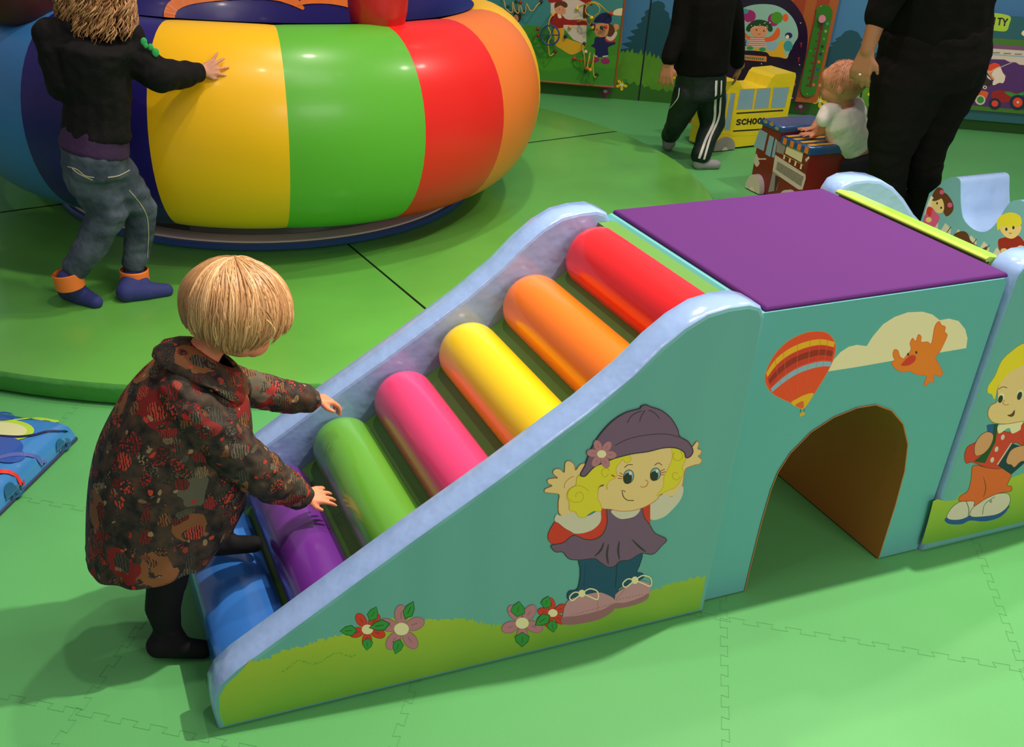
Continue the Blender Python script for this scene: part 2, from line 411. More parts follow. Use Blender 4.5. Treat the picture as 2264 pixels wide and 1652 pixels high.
# boy with brown hair
A.fill([(805, 260), (850, 210), (950, 205), (1000, 250), (1080, 300), (1350, 300), (1380, 375), (1200, 385), (1010, 380), (1000, 420), (830, 420)], C['redd'])
A.fill([(870, 110), (960, 95), (1020, 115), (1040, 190), (990, 225), (920, 215), (880, 180)], C['skin2'])
A.fill([(865, 120), (880, 40), (960, 12), (1040, 35), (1068, 90), (1030, 120), (960, 85), (900, 110)], C['brown'])
A.disc((942, 140), 6, 8, C['dark']); A.disc((995, 150), 6, 8, C['dark']); A.fill([(915, 215), (960, 225), (975, 270), (930, 275)], C['cream'])
# girl in navy cap
A.fill([(1490, 570), (1640, 560), (1780, 640), (1790, 670), (1700, 710), (1680, 740), (1680, 850), (1560, 870), (1490, 850), (1485, 740), (1420, 700), (1470, 660)], C['navy'])
A.fill([(1640, 560), (1760, 570), (1805, 600), (1760, 640), (1660, 635)], C['red'])
A.fill([(1650, 560), (1740, 540), (1800, 470), (1820, 520), (1760, 610), (1690, 615)], C['gray'])
A.fill([(1760, 430), (1780, 370), (1830, 370), (1850, 420), (1800, 470)], C['skin2'])
A.fill([(1660, 370), (1750, 380), (1785, 470), (1740, 550), (1680, 545)], C['brown'])
A.fill([(1480, 380), (1580, 350), (1690, 370), (1680, 500), (1620, 560), (1520, 555), (1475, 480)], C['skin2'])
A.fill([(1425, 430), (1440, 380), (1490, 370), (1480, 470)], C['brown'])
A.fill([(1465, 335), (1500, 270), (1560, 215), (1640, 190), (1720, 230), (1740, 310), (1690, 360), (1560, 345)], C['navy'])
A.disc((1515, 450), 9, 12, C['dark']); A.disc((1600, 455), 9, 12, C['dark'])
A.disc((1490, 910), 60, 40, C['mag']); A.disc((1640, 930), 70, 50, C['mag']); A.line([(1480, 850), (1520, 860)], 16, C['white'], False); A.line([(1600, 860), (1680, 850)], 16, C['white'])
A.disc((300, 250), 60, 90, C['dark']); A.disc((280, 280), 40, 60, C['skin2'])
fr_ = [(-1.1+.004, .094), (.53-.004, .094), (.53-.004, .946), (-1.1+.004, .946)]
for (ua, za), (ub, zb) in zip(fr_, fr_[1:]+fr_[:1]):
    b.tube([wp(ua, za, OFF+.016), wp(ub, zb, OFF+.016)], .0075, M_bedge, 8)
fin(b, 'panel', r)
def wpx(x, y, off): return onpl(x, y, WN, WN.dot(W0)+OFF+.018+off)
def wire(pts, mt=M_wire, rad=.0042, name='wire', lab=None):
    mb = MB(); mb.tube([Vector(p) for p in crspline([tuple(p) for p in pts], 6, False)], rad, mt, 8); return mb.build(name, r, label=lab)
def z2(x, y): return (1100+x/6.884, y/6.884)
def W(*pp): return [wpx(*z2(x, y), o) for x, y, o in pp]
wire(W((860, 220, 0), (840, 225, .04), (790, 300, .06), (775, 420, .06), (800, 480, .06), (810, 560, .06), (775, 640, .06), (780, 760, .06), (800, 850, .05), (880, 790, 0)))
wire(W((1215, 120, 0), (1300, 80, .04), (1440, 30, .07), (1540, 60, .08), (1640, 150, .06), (1720, 215, .0)))
wire(W((1215, 330, 0), (1290, 310, .03), (1350, 320, .05), (1400, 380, .06), (1430, 270, .08), (1350, 200, .09), (1350, 110, .09), (1450, 40, .09), (1550, 110, .09), (1540, 200, .09), (1470, 260, .08), (1440, 400, .04), (1450, 420, 0)))
wire(W((1330, 660, 0), (1295, 720, .03), (1320, 850, .05), (1330, 1000, .04), (1340, 1080, 0)))
wire(W((1410, 800, .02), (1390, 900, .05), (1370, 1010, .06), (1410, 1060, .06), (1440, 1000, .06), (1470, 820, .05), (1455, 1000, .05), (1460, 1120, .05), (1485, 1180, .04), (1515, 1140, 0)))
wire(W((1170, 890, 0), (1200, 910, .03), (1300, 930, .04), (1420, 950, .04), (1500, 900, 0)), mat('wire_red', 'a83018', .4))
wire(W((670, 20, 0), (600, 80, .05), (540, 160, .06), (490, 150, .06), (440, 60, .06), (420, 190, .05), (380, 180, .05), (330, 40, .05), (320, 200, .05), (260, 150, .05), (230, 30, .05), (220, 190, .05), (130, 130, .05), (100, 20, .03), (60, -40, 0)), mat('wire_pale', 'c9a25a', .4))
mb = MB(); ring = [wpx(*z2(800+138*math.cos(a), 535+148*math.sin(a)), .06) for a in [2*math.pi*k/28 for k in range(29)]]
M_wb = mat('wheel_blue', '2a4a7a', .4)
mb.tube(ring, .006, M_wb, 8)
for k in range(3):
    a = k*math.pi/3; mb.tube([wpx(*z2(800+138*math.cos(a), 535+148*math.sin(a)), .06), wpx(*z2(800-138*math.cos(a), 535-148*math.sin(a)), .06)], .004, M_wb, 6)
mb.tube([wpx(*z2(800, 535), .0), wpx(*z2(800, 535), .065)], .008, M_wb, 8)
mb.build('spinning_wheel', r, label='blue ring with spokes')
bc = [((1430, 270), 'yellow', .08), ((1430, 365), 'navy', .05), ((1440, 415), 'yellow', .03), ((1585, 420), 'leafd', .03), ((1645, 410), 'red', .03), ((1730, 210), 'red', .01), ((1215, 130), 'yellow', .01), ((1105, 415), 'gold', .01), ((1035, 555), 'navy', .01),
      ((840, 220), 'gold', .03), ((1320, 665), 'leafd', .01), ((1410, 1065), 'gold', .06), ((1340, 1080), 'leafd', .01), ((1365, 1040), 'orange2', .06), ((1510, 1140), 'dark', .01), ((1170, 890), 'red', .01), ((620, 540), 'redd', .05), ((615, 440), 'redd', .05), ((880, 785), 'brown', .01),
      ((350, 40), 'redd', .05), ((285, 25), 'leafd', .05), ((160, 100), 'leafd', .05), ((410, 180), 'dark', .01), ((665, 25), 'dark', .01), ((1340, 790), 'gray', .01)]
for (p, c_, o_) in bc:
    mb = MB(); mb.ell(wpx(*z2(*p), o_), (.0125,)*3, C[c_], 14, 10); mb.build('bead', r)

r = thing('arcade_board', 'orange striped wall board with an arched purple game picture and green slider', 'activity board', wp(1.4, .1, OFF))
M_or = mat('board_orange', (.42, .10, .015, 1), .4, coat=.3); M_or2 = mat('board_red_orange', (.36, .045, .012, 1), .4, coat=.3)
b = board(r, 'panel', 1.06, 1.85, .098, 1.02, .018, M_or, M_or, OFF)
def wq(b, u0, u1, z0, z1, mt, off): b.poly([wp(u0, z0, off), wp(u1, z0, off), wp(u1, z1, off), wp(u0, z1, off)], mt)
for u in (1.10, 1.26, 1.42, 1.58, 1.72): wq(b, u, u+.075, .13, 1.0, M_or2, OFF+.0195)
fin(b, 'panel', r)
pc = WN.dot(wp(0, 0, OFF+.018))
CA = (1600, 0, 6.883)
def slab(root, name, pts, crop, th, mt, edge=None, extra=None, smooth=True, label=None, nn=WN, c0=None, lift=0):
    """a raised plate on a wall board, outline read on the board's plane"""
    mb = MB(); c0 = c0 if c0 is not None else pc
    if smooth: pts = crspline(pts, 4)
    sg = 1 if nn.dot(CAM) > c0 else -1
    F = [onpl(crop[0]+x/crop[2], crop[1]+y/crop[2], nn, c0)+nn*sg*(th+lift) for x, y in pts]; Bk = [p-nn*sg*th for p in F]
    n2 = Vector((0, 0, 0))
    for i in range(len(F)): n2 += (F[i]-F[0]).cross(F[(i+1) % len(F)]-F[0])
    if n2.dot(nn)*sg < 0: F.reverse(); Bk.reverse()
    mb.grid([Bk, F], edge or mt, cu=True); mb.poly(F, mt)
    if extra: extra(Art(mb, nn, c0+sg*(th+lift), crop, 1))
    return mb.build(name, root, smooth=False, label=label)
M_arc = mat('arcade_purple', (.020, .006, .032, 1), .2, coat=.6)
def arcade(A):
    A.fill([(150, 480), (180, 260), (270, 140), (420, 80), (600, 62), (780, 80), (930, 150), (1050, 270), (1120, 420), (1130, 560), (1080, 650), (1000, 800), (960, 890), (850, 870), (740, 830), (600, 800), (300, 780), (200, 740)], C['mint'])
    A.disc((390, 245), 100, 95, C['mag'], 0, C['pink2'], 8); A.disc((320, 170), 60, 40, C['teal']); A.disc((760, 300), 90, 100, C['mag']); A.disc((810, 270), 90, 90, C['green']); A.disc((940, 270), 45, 60, C['orange2'])
    A.fill([(250, 420), (330, 500), (420, 560), (700, 560), (820, 420), (860, 500), (800, 600), (640, 640), (360, 600), (270, 530)], C['orange2'])
    A.fill([(410, 560), (610, 565), (650, 720), (350, 710)], C['pink'], False)
    for k in range(5): A.line([(400-8*k, 585+30*k), (620+8*k, 590+30*k)], 9, C['cream'], False)
    A.fill([(190, 570), (270, 545), (360, 600), (350, 700), (210, 720)], C['ltblue']); A.fill([(650, 650), (760, 640), (880, 700), (820, 760), (680, 740)], C['ltblue'])
    for k in range(26): A.line([(200+rnd.randint(0, 150), 570+rnd.randint(0, 130)), (210+rnd.randint(0, 150), 575+rnd.randint(0, 130))], 6, C['jeansd'], False)
    A.fill([(400, 420), (500, 390), (640, 400), (660, 500), (600, 560), (480, 560), (410, 500)], C['skin2'])
    A.fill([(345, 420), (400, 350), (500, 300), (620, 310), (700, 350), (740, 410), (740, 470), (690, 480), (640, 410), (540, 390), (420, 425), (400, 480), (350, 470)], C['leafd'])
    for k in range(16): A.disc((380+rnd.random()*340, 330+rnd.random()*90), 7, 7, C['cream'])
    A.disc((500, 455), 12, 14, C['brown']); A.disc((612, 470), 12, 14, C['brown']); A.line([(520, 515), (540, 522), (560, 512)], 7, C['brown'])
    A.disc((400, 730), 50, 28, C['leaf']); A.disc((590, 750), 50, 28, C['leaf']); A.disc((500, 770), 40, 50, C['gold'])
    A.fill([(640, 760), (760, 770), (880, 620), (940, 660), (920, 800), (960, 890), (840, 870), (700, 850)], C['gold'])
    A.disc((980, 700), 70, 80, C['teal']); A.disc((990, 540), 60, 50, C['navy'], 0, C['ltblue'], 8); A.disc((970, 560), 26, 30, C['cream']); A.fill([(210, 740), (330, 700), (330, 760), (280, 800)], C['gold'])
    A.fill([(330, 770), (560, 780), (680, 820), (670, 950), (280, 910), (275, 820)], M_arc)
    A.fill([(280, 830), (655, 860), (650, 940), (275, 910)], C['orange'], False); A.fill([(310, 850), (630, 878), (625, 922), (310, 895)], C['khaki'], False)
    for k in range(9): A.line([(330+k*32, 862+k*2.6), (346+k*32, 900+k*2.6)], 8, C['leafd'], False); A.line([(330+k*32, 885+k*2.6), (352+k*32, 868+k*2.6)], 6, C['leafd'], False)
    for x, y in ((1180, 680), (1145, 905)): A.line([(x, y-35), (x-6, y+40)], 12, C['redd'], False); A.line([(x-20, y-10), (x, y-35), (x+18, y-8)], 8, C['redd'], False)
    for x, y in ((1170, 350), (1155, 985), (1040, 1490), (575, 970), (250, 40)): A.disc((x, y), 9, 9, C['gray'])
slab(r, 'game_picture', [(-300, 1480), (-290, 300), (-150, 60), (100, -120), (400, -200), (700, -180), (950, -60), (1130, 120), (1240, 330), (1275, 520), (1260, 760), (1180, 1150), (1100, 1480), (1060, 1540), (900, 1530)], CA, .012, M_arc, extra=arcade, label='purple arched plate with a printed clown among balloons')
M_sl = mat('slider_green', (.035, .19, .015, 1), .3, coat=.5)
def slider(A):
    A.line([(1520, 220), (1460, 600), (1380, 1000), (1310, 1330)], 44, C['brown'], False)
    for k in range(9):
        t = k/8; x = 1480+(1290-1480)*t; y = 400+(1300-400)*t; A.disc((x-20, y), 22, 20, C['brown'])
    for k, c_ in enumerate(('teal', 'khaki', 'green', 'dark', 'navy', 'orange2', 'blue', 'mag', 'orange2')):
        t = k/8; A.disc((1580+(1370-1580)*t, 360+(1290-360)*t), 22, 24, C[c_])
    for x, y in ((1325, 775), (1515, 778), (1275, 1430), (1480, 95)): A.disc((x, y), 8, 8, C['lime'])
slab(r, 'slider_plate', [(1400, 240), (1410, 130), (1480, 80), (1550, 68), (1620, 100), (1655, 180), (1640, 260), (1530, 800), (1400, 1370), (1350, 1440), (1270, 1470), (1200, 1440), (1170, 1370), (1180, 1250), (1290, 740)], CA, .012, M_sl, extra=slider, label='green plate with a slotted counting track')
mb = MB(); c_ = onpl(1600+1492/6.883, 275/6.883, WN, pc)+WN*.015
mb.tube([c_, c_+WN*.03], .022, mat('knob_pink', 'd98a9c', .3), 24); mb.build('slider_knob', r, label='round pink knob')
mb = MB(); c_ = onpl(1600+1052/6.883, 1275/6.883, WN, pc)+WN*.015
mb.ell(c_+WN*.01, (.016, .016, .016), C['hotr'], 14, 10); mb.build('push_button', r, label='round orange button')

r = thing('city_board', 'teal wall board with green CITY label and purple car scene, right edge', 'activity board', wp(3.4, .08, OFF))
M_cteal = mat('board_teal', (.015, .115, .14, 1), .4, coat=.3)
b = board(r, 'panel', 2.35, 4.4, .075, .70, .018, M_cteal, M_cteal, OFF)
CC = (2040, 0, 4.857)
A = Art(b, WN, pc, CC, 1)
A.fill([(560, 150), (735, 138), (880, 155), (945, 185), (930, 260), (890, 335), (730, 325), (560, 330)], C['lime'])
def letters(A, txt, x0, y0, w_, h, sl, mt, wd, sp, dy=0):
    S = {'S': [[(1, .1), (.6, 0), (.1, .12), (.1, .38), (.9, .6), (.9, .88), (.4, 1), (0, .9)]], 'C': [[(1, .15), (.6, 0), (.1, .2), (0, .5), (.1, .8), (.6, 1), (1, .85)]], 'H': [[(0, 0), (0, 1)], [(1, 0), (1, 1)], [(0, .5), (1, .5)]],
         'O': [[(.5, 0), (.93, .2), (1, .5), (.93, .8), (.5, 1), (.07, .8), (0, .5), (.07, .2), (.5, 0)]], 'L': [[(0, 0), (0, 1), (.9, 1)]], 'I': [[(.5, 0), (.5, 1)]], 'T': [[(0, 0), (1, 0)], [(.5, 0), (.5, 1)]], 'Y': [[(0, 0), (.5, .5)], [(1, 0), (.5, .5), (.5, 1)]],
         'B': [[(0, 0), (0, 1), (.8, .9), (.9, .7), (.5, .5), (0, .48)], [(.5, .5), (.8, .3), (.6, .03), (0, 0)]], 'U': [[(0, 0), (0, .7), (.4, 1), (.9, .8), (1, 0)]]}
    for i, ch in enumerate(txt):
        for st in S[ch]:
            pts = [(x0+i*sp+p[0]*w_+(1-p[1])*sl, y0+i*dy+p[1]*h) for p in st]
            A.line(pts, wd, mt, ch in 'SCOUB'); A.k -= 1
            for p_ in pts[::max(1, len(pts)-1)]: A.disc(p_, wd/2, wd/2, mt); A.k -= 1
    A.k += 1
letters(A, 'CITY', 688, 182, 42, 68, 12, C['plumd'], 17, 56, 8)
A.fill([(1062, 350), (1085, 328), (1110, 330), (1110, 385), (1070, 378)], C['cream'])
fin(b, 'panel', r)
def city(A):
    A.fill([(330, 500), (700, 470), (1100, 500), (1400, 530), (1400, 570), (700, 520), (330, 520)], C['plum'], False)
    A.fill([(300, 510), (655, 515), (1100, 545), (1400, 560), (1400, 730), (1100, 700), (1040, 695), (1000, 670), (930, 665), (880, 640), (600, 630), (300, 600)], C['gray'], False)
    A.line([(300, 570), (700, 582), (1100, 610), (1300, 620)], 14, C['ltblue'], False)
    for x in (655, 755, 872, 990, 1110):
        for k in range(7): A.line([(x+k*11, 553+(x-655)*.07), (x+k*11+7, 566+(x-655)*.07)], 6, C['dark'], False)
    A.fill([(610, 655), (640, 600), (700, 595), (715, 620), (690, 650)], C['khaki'])
    A.fill([(690, 770), (700, 720), (740, 685), (790, 680), (830, 710), (860, 780), (880, 800), (890, 830), (820, 840), (760, 860), (730, 830)], C['skin2'])
    A.fill([(690, 745), (710, 700), (760, 682), (820, 690), (825, 715), (770, 735), (730, 760)], C['hotr'])
    A.fill([(780, 740), (830, 720), (860, 780), (885, 830), (865, 890), (820, 890), (765, 915), (740, 890), (770, 850), (740, 800)], C['white'])
    A.line([(700, 780), (790, 740), (960, 670)], 7, C['gray'], False)
    A.fill([(560, 880), (600, 850), (680, 840), (740, 850), (750, 900), (700, 930), (580, 930)], C['dark'])
    A.fill([(575, 790), (600, 790), (680, 800), (740, 860), (700, 840), (680, 810), (600, 810), (560, 890), (555, 860)], C['white'])
    A.disc((668, 938), 22, 20, C['gray']); A.disc((668, 938), 10, 9, C['dark'])
    A.fill([(500, 990), (560, 970), (695, 985), (690, 1040), (650, 1080), (520, 1080)], C['orange2'])
    A.disc((492, 1075), 48, 44, C['khaki']); A.disc((618, 1075), 55, 52, C['gray']); A.disc((620, 1072), 38, 38, C['leaf'])
    A.fill([(740, 1000), (800, 970), (920, 980), (1000, 1000), (1020, 1060), (900, 1100), (760, 1080)], C['redd'])
    A.fill([(880, 990), (940, 990), (1000, 1010), (1080, 990), (1080, 1020), (960, 1040)], C['leaf'])
    A.disc((775, 1115), 66, 62, C['jeansd']); A.disc((775, 1112), 36, 34, C['hotr']); A.disc((1020, 1100), 90, 82, C['jeansd']); A.disc((1020, 1100), 52, 52, C['hotr']); A.disc((1022, 1098), 15, 14, C['gray'])
M_cg = mat('frame_green', (.06, .19, .012, 1), .4, coat=.3)
slab(r, 'picture_frame', [(-100, 420), (500, 430), (700, 405), (1088, 430), (1700, 480), (1700, 1300), (1088, 1220), (400, 1165), (-100, 1090)], CC, .014, M_cg, smooth=False, label='green frame')
slab(r, 'car_scene', [(-60, 470), (700, 470), (1088, 500), (1650, 560), (1650, 1230), (1088, 1175), (400, 1110), (-60, 1050)], CC, .006, C['purple'], smooth=False, extra=city, lift=.010, label='purple print with cars and a running child')

# ------------------------------------------------------------------ round padded mat
MC = Vector((1.05, 5.03, 0)); MR = 2.22; MH = .08
r = thing('round_floor_mat', 'large round green vinyl mat lying under the rainbow ring', 'mat', MC)
edges = []
a_s = [math.atan2(3.32-5.03, 1.25-1.05), math.atan2(5.36-5.03, 3.23-1.05)]
cuts = [a_s[0], a_s[1], a_s[1]+1.05, a_s[1]+2.1, a_s[1]+3.15]
cuts.append(cuts[0]+2*math.pi)
for i in range(5):
    a0, a1 = cuts[i]+.0012, cuts[i+1]-.0012; n = max(8, int((a1-a0)*22))
    mb = MB(); rows = []
    prof = [(0.0, MH), (.5, MH), (1.0, MH), (1.5, MH), (2.0, MH), (MR-.03, MH), (MR-.012, MH-.003), (MR-.002, MH-.012), (MR, MH-.02), (MR-.003, MH*.5), (MR-.004, .012), (MR-.02, .002)]
    for (rr, z) in prof:
        row = []
        for k in range(n+1):
            a = a0+(a1-a0)*k/n
            gap = .0035/max(rr, .05) if k in (0, n) else 0
            aa = a+(gap if k == 0 else -gap)
            row.append((MC.x+rr*math.cos(aa), MC.y+rr*math.sin(aa), z if rr > 0 else z))
        rows.append(row)
    mb.grid(rows[:7], M_mat); mb.grid(rows[6:], M_matside)
    for k in (0, n): mb.poly([rw[k] for rw in rows]+[(MC.x, MC.y, .002)], M_zip)
    mb.build('mat_section', r, sharp=60)
for a in cuts[:5]:
    mb = MB(); d = Vector((math.cos(a), math.sin(a), 0)); s = Vector((-d.y, d.x, 0))*.003
    mb.poly([MC+d*.9-s+Vector((0, 0, MH-.004)), MC+d*(MR-.01)-s+Vector((0, 0, MH-.004)), MC+d*(MR-.01)+s+Vector((0, 0, MH-.004)), MC+d*.9+s+Vector((0, 0, MH-.004))], M_zip)
    pts = [(MC+d*(.98+.03*k)+Vector((0, 0, MH+.001))+Vector((-d.y, d.x, 0))*random.uniform(-.0015, .0015)) for k in range(41)]
    mb.tube(pts, .0022, M_zip, 5); mb.build('zip_seam', r, label='dark zip joining two mat wedges')

# ------------------------------------------------------------------ rainbow ring
TC = Vector((.993, 4.993, .575)); TR, TA, TB, TX, TY = 1.074, .287, .382, -.04, -.022
def tor(phi, th, inf=0.0):
    rr = TR+(TA+inf)*math.cos(th); x = rr*math.cos(phi); y = rr*math.sin(phi)
    return Vector((TC.x+x, TC.y+y, TC.z+TX*x+TY*y+(TB+inf)*math.sin(th)))
r = thing('rainbow_ring', 'big inflated ring of rainbow vinyl panels standing on the round mat', 'play ring', (TC.x, TC.y, MH))
B0 = math.radians(-139.8); BND = [math.radians(a) for a in [-139.8, -117.3, -96.2, -73, -52.8, -29.5]+[-29.5+(249.7/11)*k for k in range(1, 12)]]
segc = dict(lb=(.045, .22, .52, 1), nv=(.018, .012, .16, 1), ye=(.98, .55, .006, 1), gr=(.115, .47, .035, 1), rd=(.86, .02, .015, 1), og=(.92, .21, .03, 1), pu=(.10, .03, .22, 1))
segn = dict(lb='light blue', nv='navy blue', ye='yellow', gr='green', rd='red', og='orange', pu='purple')
SM = {k: mat('ring_'+k, v, .36, ('noise', 3, .10, .02), coat=.08, spec=.35) for k, v in segc.items()}
order = ['nv', 'ye', 'gr', 'rd', 'og', 'ye', 'gr', 'lb', 'nv', 'pu', 'rd', 'og', 'ye', 'gr', 'pu', 'lb']
def unhit(x, y, inf):
    d = ray(x, y); best = None
    t = 2.0
    while t < 9:
        p = CAM+d*t; rx, ry = p.x-TC.x, p.y-TC.y
        f = math.hypot((math.hypot(rx, ry)-TR)/(TA+inf), (p.z-TC.z-TX*rx-TY*ry)/(TB+inf))-1
        if f < 0 and math.hypot(rx, ry) < TR and ry > 0: return p
        t += .004
    return None
for i in range(16):
    mb = MB(); rows = []; n = 12
    for k in range(n+1):
        phi = BND[i]+(BND[i+1]-BND[i])*k/n; inf = .004*math.sin(math.pi*k/n)**.5-.002
        rows.append([tor(phi, 2*math.pi*j/48, inf) for j in range(48)])
    mb.grid(rows, SM[order[i]], cu=True)
    mb.build('vinyl_panel', r, label=segn[order[i]]+' curved panel of the ring')
# navy inner lining with an orange swirl
mb = MB(); rows = []
for k in range(97):
    phi = 2*math.pi*k/96
    rows.append([tor(phi, math.radians(98+j*6), .006) for j in range(23)])
mb.grid(rows, SM['nv'], cv=False)
mb.build('inner_lining', r, label='navy lining inside the ring')
def swirl(pts, wds):
    P = crspline([(x, y, w_) for (x, y), w_ in zip(pts, wds)], 8, False); L = []; R = []
    for i, p in enumerate(P):
        a = P[max(i-1, 0)]; b = P[min(i+1, len(P)-1)]; dx, dy = b[0]-a[0], b[1]-a[1]; l = math.hypot(dx, dy) or 1
        q1 = unhit(p[0]-dy/l*p[2], p[1]+dx/l*p[2], .014); q2 = unhit(p[0]+dy/l*p[2], p[1]-dx/l*p[2], .014)
        if q1 is None or q2 is None: continue
        L.append(q1); R.append(q2)
    mb.grid([L, R], SM['og'])
mb = MB(); swirl([(377, 52), (375, 30), (388, 10), (430, -2), (520, -9), (600, -8), (640, -2), (672, 20)], [10, 13, 13, 10, 8, 8, 11, 3])
swirl([(655, 10), (690, -1), (740, -4), (790, 4), (830, 26)], [3, 9, 14, 18, 16])
if mb.f: mb.build('swirl_print', r, label='orange swirl on the navy lining')
# low drum underneath, white turntable with blue rim
BC = Vector((1.05, 5.0, 0))
def ringmesh(prof, mt, name, n=96, label=None, cap=True):
    mb = MB(); rows = [[(BC.x+rr*math.cos(2*math.pi*k/n), BC.y+rr*math.sin(2*math.pi*k/n), z) for k in range(n)] for rr, z in prof]
    mb.grid(rows, mt, cu=True, flip=True)
    if cap: mb.poly(rows[-1], mt)
    return mb.build(name, r, label=label, sharp=30)
ringmesh([(1.0, MH+.002), (1.005, MH+.006), (1.005, MH+.022), (1.0, MH+.028), (.95, MH+.028)], mat('rim_blue', (.03, .09, .30, 1), .4), 'base_rim', label='blue rim of the base')
ringmesh([(.982, MH+.029), (.982, MH+.034), (.98, MH+.036), (.3, MH+.036)], mat('base_white', (.90, .74, .64, 1), .4), 'turntable', label='off-white round base plate')
M_drum = mat('drum_gray', (.045, .05, .04, 1), .4, ('noise', 12, .3, .01), coat=.2)
ringmesh([(.90, MH+.037), (.90, .165), (.92, .20), (.9, .23), (.1, .24)], M_drum, 'drum', label='dark grey drum under the ring')
mb = MB(); n = 20
rows = [[(BC.x+(.904)*math.cos(a), BC.y+(.904)*math.sin(a), z) for a in [math.radians(-124+k*2.6) for k in range(n)]] for z in (MH+.04, .16)]
mb.grid(rows, mat('drum_clear', (.12, .13, .10, 1), .15, coat=.6)); mb.build('window_band', r, label='shiny grey-green band on the drum')
ringmesh([(.83, .30), (.4, .30), (.02, .31)], SM['nv'], 'inner_floor', label='navy floor inside the ring')
def post(c, rad, h, mt, name, lab, mt2=None):
    mb = MB(); c = Vector(c); n = 32
    prof = [(.3, 0), (.72, .012), (.9, .035), (.98, .08), (1, .13), (1, h-.05), (.95, h-.015), (.8, h), (0.02, h+.005)]
    rows = [[(c.x+rad*p*math.cos(2*math.pi*k/n), c.y+rad*p*math.sin(2*math.pi*k/n), c.z+z) for k in range(n)] for p, z in prof]
    mb.grid(rows, mt, cu=True, flip=True); mb.poly(list(reversed(rows[0])), mt)
    return mb.build(name, r, label=lab)
c_ = at(846, 54, 3.98)
post((c_.x, c_.y+.06, c_.z-.035), .118, .30, mat('post_red', (.60, .015, .012, 1), .35, ('noise', 9, .35, .02), coat=.3), 'grip_post', 'red padded post on top of the ring')
c_ = at(52, 38, 4.33)
post((c_.x, c_.y+.05, c_.z-.035), .15, .30, mat('post_red_shaded', (.06, .010, .008, 1), .5, ('noise', 9, .4, .02)), 'grip_post', 'dark red padded post on top of the ring, shade in its colour')  # dark red cushion, its shade is put into the base colour

# ------------------------------------------------------------------ foam stairs, tunnel and slide
NPROF = [(.162, .0), (.155, .05), (.158, .095), (.175, .13), (.21, .160), (.30, .217), (.38, .268), (.572, .390), (.763, .507), (.953, .630), (1.046, .700), (1.10, .752), (1.15, .790), (1.20, .815), (1.25, .823), (1.30, .823), (1.33, .812), (1.345, .785), (1.347, .7), (1.347, .4), (1.347, 0)]
def inset(P, d):
    n = len(P); out = []
    for i in range(n):
        a, b, c = Vector(P[i-1]), Vector(P[i]), Vector(P[(i+1) % n])
        e1 = (b-a).normalized(); e2 = (c-b).normalized(); n1 = Vector((-e1.y, e1.x)); n2 = Vector((-e2.y, e2.x)); nn = (n1+n2)
        nn = nn.normalized()/max(nn.normalized().dot(n1), .35) if nn.length > 1e-4 else n1
        out.append((b.x-nn.x*d*INS, b.y-nn.y*d*INS))
    return out
INS = 1
def panel(name, root, prof, y0, y1, face0, face1, rim, art=None, label=None):
    """padded board: outline in x-z, thickness along y, soft edges"""
    global INS
    dens = []
    for i in range(len(prof)):
        a, b = prof[i], prof[(i+1) % len(prof)]; L = math.dist(a, b); k = max(1, int(L/.05))
        for j in range(k): dens.append((a[0]+(b[0]-a[0])*j/k, a[1]+(b[1]-a[1])*j/k))
    area = sum(dens[i-1][0]*dens[i][1]-dens[i][0]*dens[i-1][1] for i in range(len(dens)))
    INS = -1 if area > 0 else 1
    mb = MB(); T = .012
    seq = [(T, y0, 0), (T*.45, y0+.002, 0), (0.001, y0+T*.6, 1), (0, (y0+y1)/2, 1), (0.001, y1-T*.6, 1), (T*.45, y1-.002, 1), (T, y1, 1)]
    rows = [[(p[0], max(p[1], .001), y) for p in inset(dens, d)] for d, y, _ in seq]
    rows = [[(a, c, b) for a, b, c in rw] for rw in rows]
    fl = area < 0
    mb.grid(rows[:2], face0, cu=True, flip=not fl)
    mb.grid(rows[1:], rim, cu=True, flip=not fl)
    mb.cap(rows[0], face0, not fl); mb.cap(rows[-1], face1, fl)
    if art: art(mb)
    return mb.build(name, root, label=label, sharp=50)

